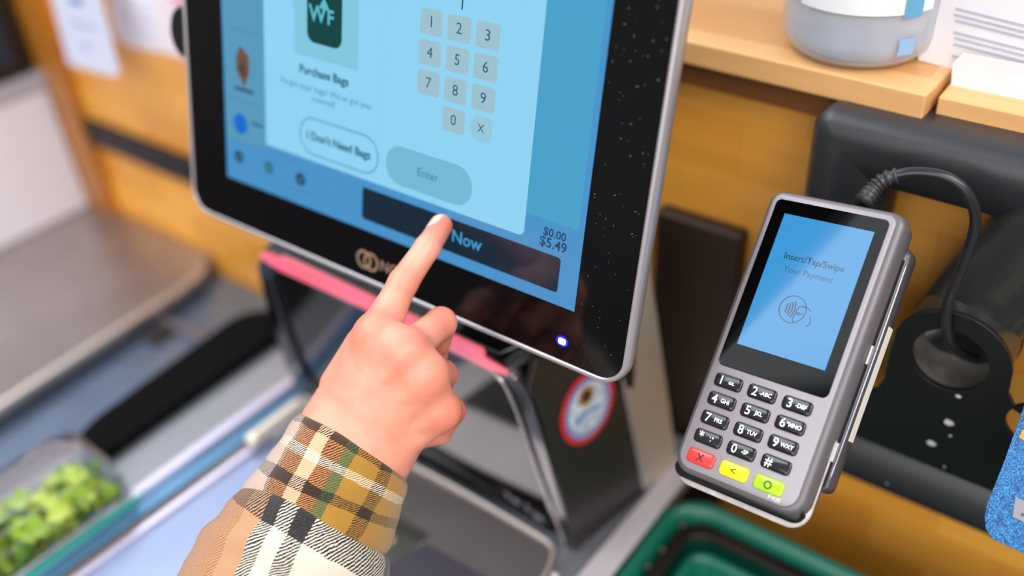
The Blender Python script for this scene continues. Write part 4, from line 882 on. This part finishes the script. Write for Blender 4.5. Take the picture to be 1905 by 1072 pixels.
OCH, BLK, CRM, ORG, CAM, GRN, BRN = 'b08236', '17181c', 'e2d6c4', 'd08a52', 'c4946c', '3f5c40', '3b2a22'
cuffm = plaid('plaid_cuff', [(-80, 'cdb2a0', 1), (-30, ORG, 1), (-19, 'e6a878', 1), (-11, ORG, 1), (-2, '8a7a40', 1), (4, OCH, 1)],
              [(-80, BRN, .0), (-33, BRN, 1), (-19, CRM, .5), (-11, BRN, 1), (-2, GRN, 1), (4, OCH, 0), (19, BRN, 1), (27, OCH, 0), (60, BRN, 1)],
              [(-20, BRN, 1), (2.5, OCH, 0), (10, CRM, 1), (15, OCH, 0), (25, BLK, 1), (31, OCH, 0), (58, BLK, 1)])
bodym = plaid('plaid_body', [(-80, CAM, 1), (-27, CRM, 1)],
              [(-80, 'a5633a', .9), (-40, 'b08060', .0), (-27, BLK, 1), (-19, CRM, 0), (-10, BLK, 1), (-1, CRM, 0), (50, BLK, 1), (60, CRM, 0)],
              [(-30, BLK, 1), (12, CRM, 0), (88, BLK, 1), (100, CRM, 0)], .0019)
def sleeve(name, rings, material, parent, nseg=96, rows=10, wr=.0, lip=True, seed=0, cut=0):
    """rings: (L pixel, R pixel, depth mm, depthscale)"""
    cs, rx, ax = [], [], []
    for (L, Rr, dp, ds) in rings:
        a = ray(*L) * dp; b = ray(*Rr) * dp; c = (a + b) / 2; cs.append(c); rx.append((b - a) / 2); ax.append(ds)
    cs = np.array(cs); rx = np.array(rx); ax = np.array(ax)
    def ip(arr, t):
        k = min(int(t), len(arr) - 2); f_ = t - k; P0 = arr[max(k - 1, 0)]; P1 = arr[k]; P2 = arr[k + 1]; P3 = arr[min(k + 2, len(arr) - 1)]
        return .5 * ((2 * P1) + (P2 - P0) * f_ + (2 * P0 - 5 * P1 + 4 * P2 - P3) * f_ ** 2 + (3 * P1 - P0 - 3 * P2 + P3) * f_ ** 3)
    rng = np.random.RandomState(seed); ph = rng.rand(8) * 6.28
    verts, uvs = [], []; M_ = rows * (len(rings) - 1) + 1; vacc = 0; pc = None
    for i in range(M_):
        t = i / rows; c = ip(cs, t); r = ip(rx, t); s = float(ip(ax, t)); hw = np.linalg.norm(r)
        if pc is not None: vacc += np.linalg.norm(c - pc)
        pc = c
        nrm = np.array([0, 0, -1.]) - 0 * r; e = r / hw; nrm -= e * (nrm @ e); nrm /= np.linalg.norm(nrm)
        axis = np.cross(e, nrm)
        for j in range(nseg + 1):
            th = 2 * math.pi * j / nseg - math.pi          # 0 faces the camera; +- pi at the back (seam)
            w_ = wr * (math.sin(3 * th + .09 * vacc + ph[0]) * .5 + math.sin(.16 * vacc + 2 * th + ph[1]) * .8 + .5 * math.sin(.33 * vacc + 4 * th + ph[2]))
            rad = hw + w_
            if lip and i < 3: rad -= (2.4, .7, .1)[i]
            p = c + e * math.sin(th) * rad + nrm * math.cos(th) * rad * s
            p = p - axis * cut * math.cos(th)
            verts.append(p); uvs.append((th * hw / 100, vacc / 100))
    n1 = nseg + 1; faces = [(i * n1 + j, i * n1 + j + 1, (i + 1) * n1 + j + 1, (i + 1) * n1 + j) for i in range(M_ - 1) for j in range(nseg)]
    V_ = np.array(verts); wv_ = (R @ (V_ / 1000 - TIP).T).T; wv_[:, 2] += Z0
    me = bpy.data.meshes.new(name); me.from_pydata(wv_.tolist(), [], faces); me.update()
    ul = me.uv_layers.new(name='UVMap')
    for lp in me.loops: ul.data[lp.index].uv = uvs[lp.vertex_index]
    o = link(name, me, material, parent, True)
    sd = o.modifiers.new('s', 'SOLIDIFY'); sd.thickness = .0022; sd.offset = -1
    return o, V_, n1
slv, VB, nb1 = sleeve('sleeve', [((480, 896), (710, 1036), 549, .95), ((440, 928), (716, 1086), 547, .95), ((394, 985), (708, 1160), 548, .92), ((338, 1062), (690, 1255), 546, .9), ((262, 1180), (640, 1400), 538, .9)], bodym, person, wr=1.3, seed=3, cut=11)
cf, VC, nc1 = sleeve('cuff', [((562, 776), (745, 893), 543, .86), ((545, 796), (747, 910), 543, .88), ((510, 845), (738, 955), 545, .88), ((466, 905), (722, 1010), 547, .86), ((440, 940), (700, 1040), 548, .84)], cuffm, slv, wr=.6, seed=1, rows=12, cut=7.5)
# short fuzz standing off the wool
def fuzz(name, V_, n1, cnt, material, parent, L=2.2, seed=0):
    rng = np.random.RandomState(seed); nrow = len(V_) // n1; bm = bmesh.new()
    for k in range(cnt):
        i = rng.randint(0, nrow - 1); j = rng.randint(0, n1 - 1); th = 2 * math.pi * j / (n1 - 1) - math.pi
        if abs(th) > 2.2: continue
        p = V_[i * n1 + j]; ctr = V_[i * n1:(i + 1) * n1 - 1].mean(0); nn_ = p - ctr; nn_ /= np.linalg.norm(nn_)
        d = nn_ + rng.randn(3) * .6; d /= np.linalg.norm(d); ll = L * rng.uniform(.4, 1.2); sd_ = np.cross(d, [0, 0, 1.]); sd_ /= np.linalg.norm(sd_) + 1e-6; sd_ *= .05
        mid = p + d * ll * .5 + rng.randn(3) * .25; q = [p - sd_, p + sd_, mid + sd_ * .7, p + d * ll + rng.randn(3) * .3, mid - sd_ * .7]
        vv_ = []
        for x in q: w_ = R @ (x / 1000 - TIP); vv_.append(bm.verts.new((w_[0], w_[1], w_[2] + Z0)))
        bm.faces.new(vv_)
    me = bpy.data.meshes.new(name); bm.to_mesh(me); bm.free(); o = link(name, me, material, parent); tag(o, kind='stuff'); return o
fuzz('wool_fuzz', VC, nc1, 5000, mat('fuzz_tan', 'c9a878', rough=1), slv, 2.0, 1)
fuzz('wool_fuzz', VB, nb1, 5000, mat('fuzz_cream', 'e8dccb', rough=1), slv, 2.0, 2)
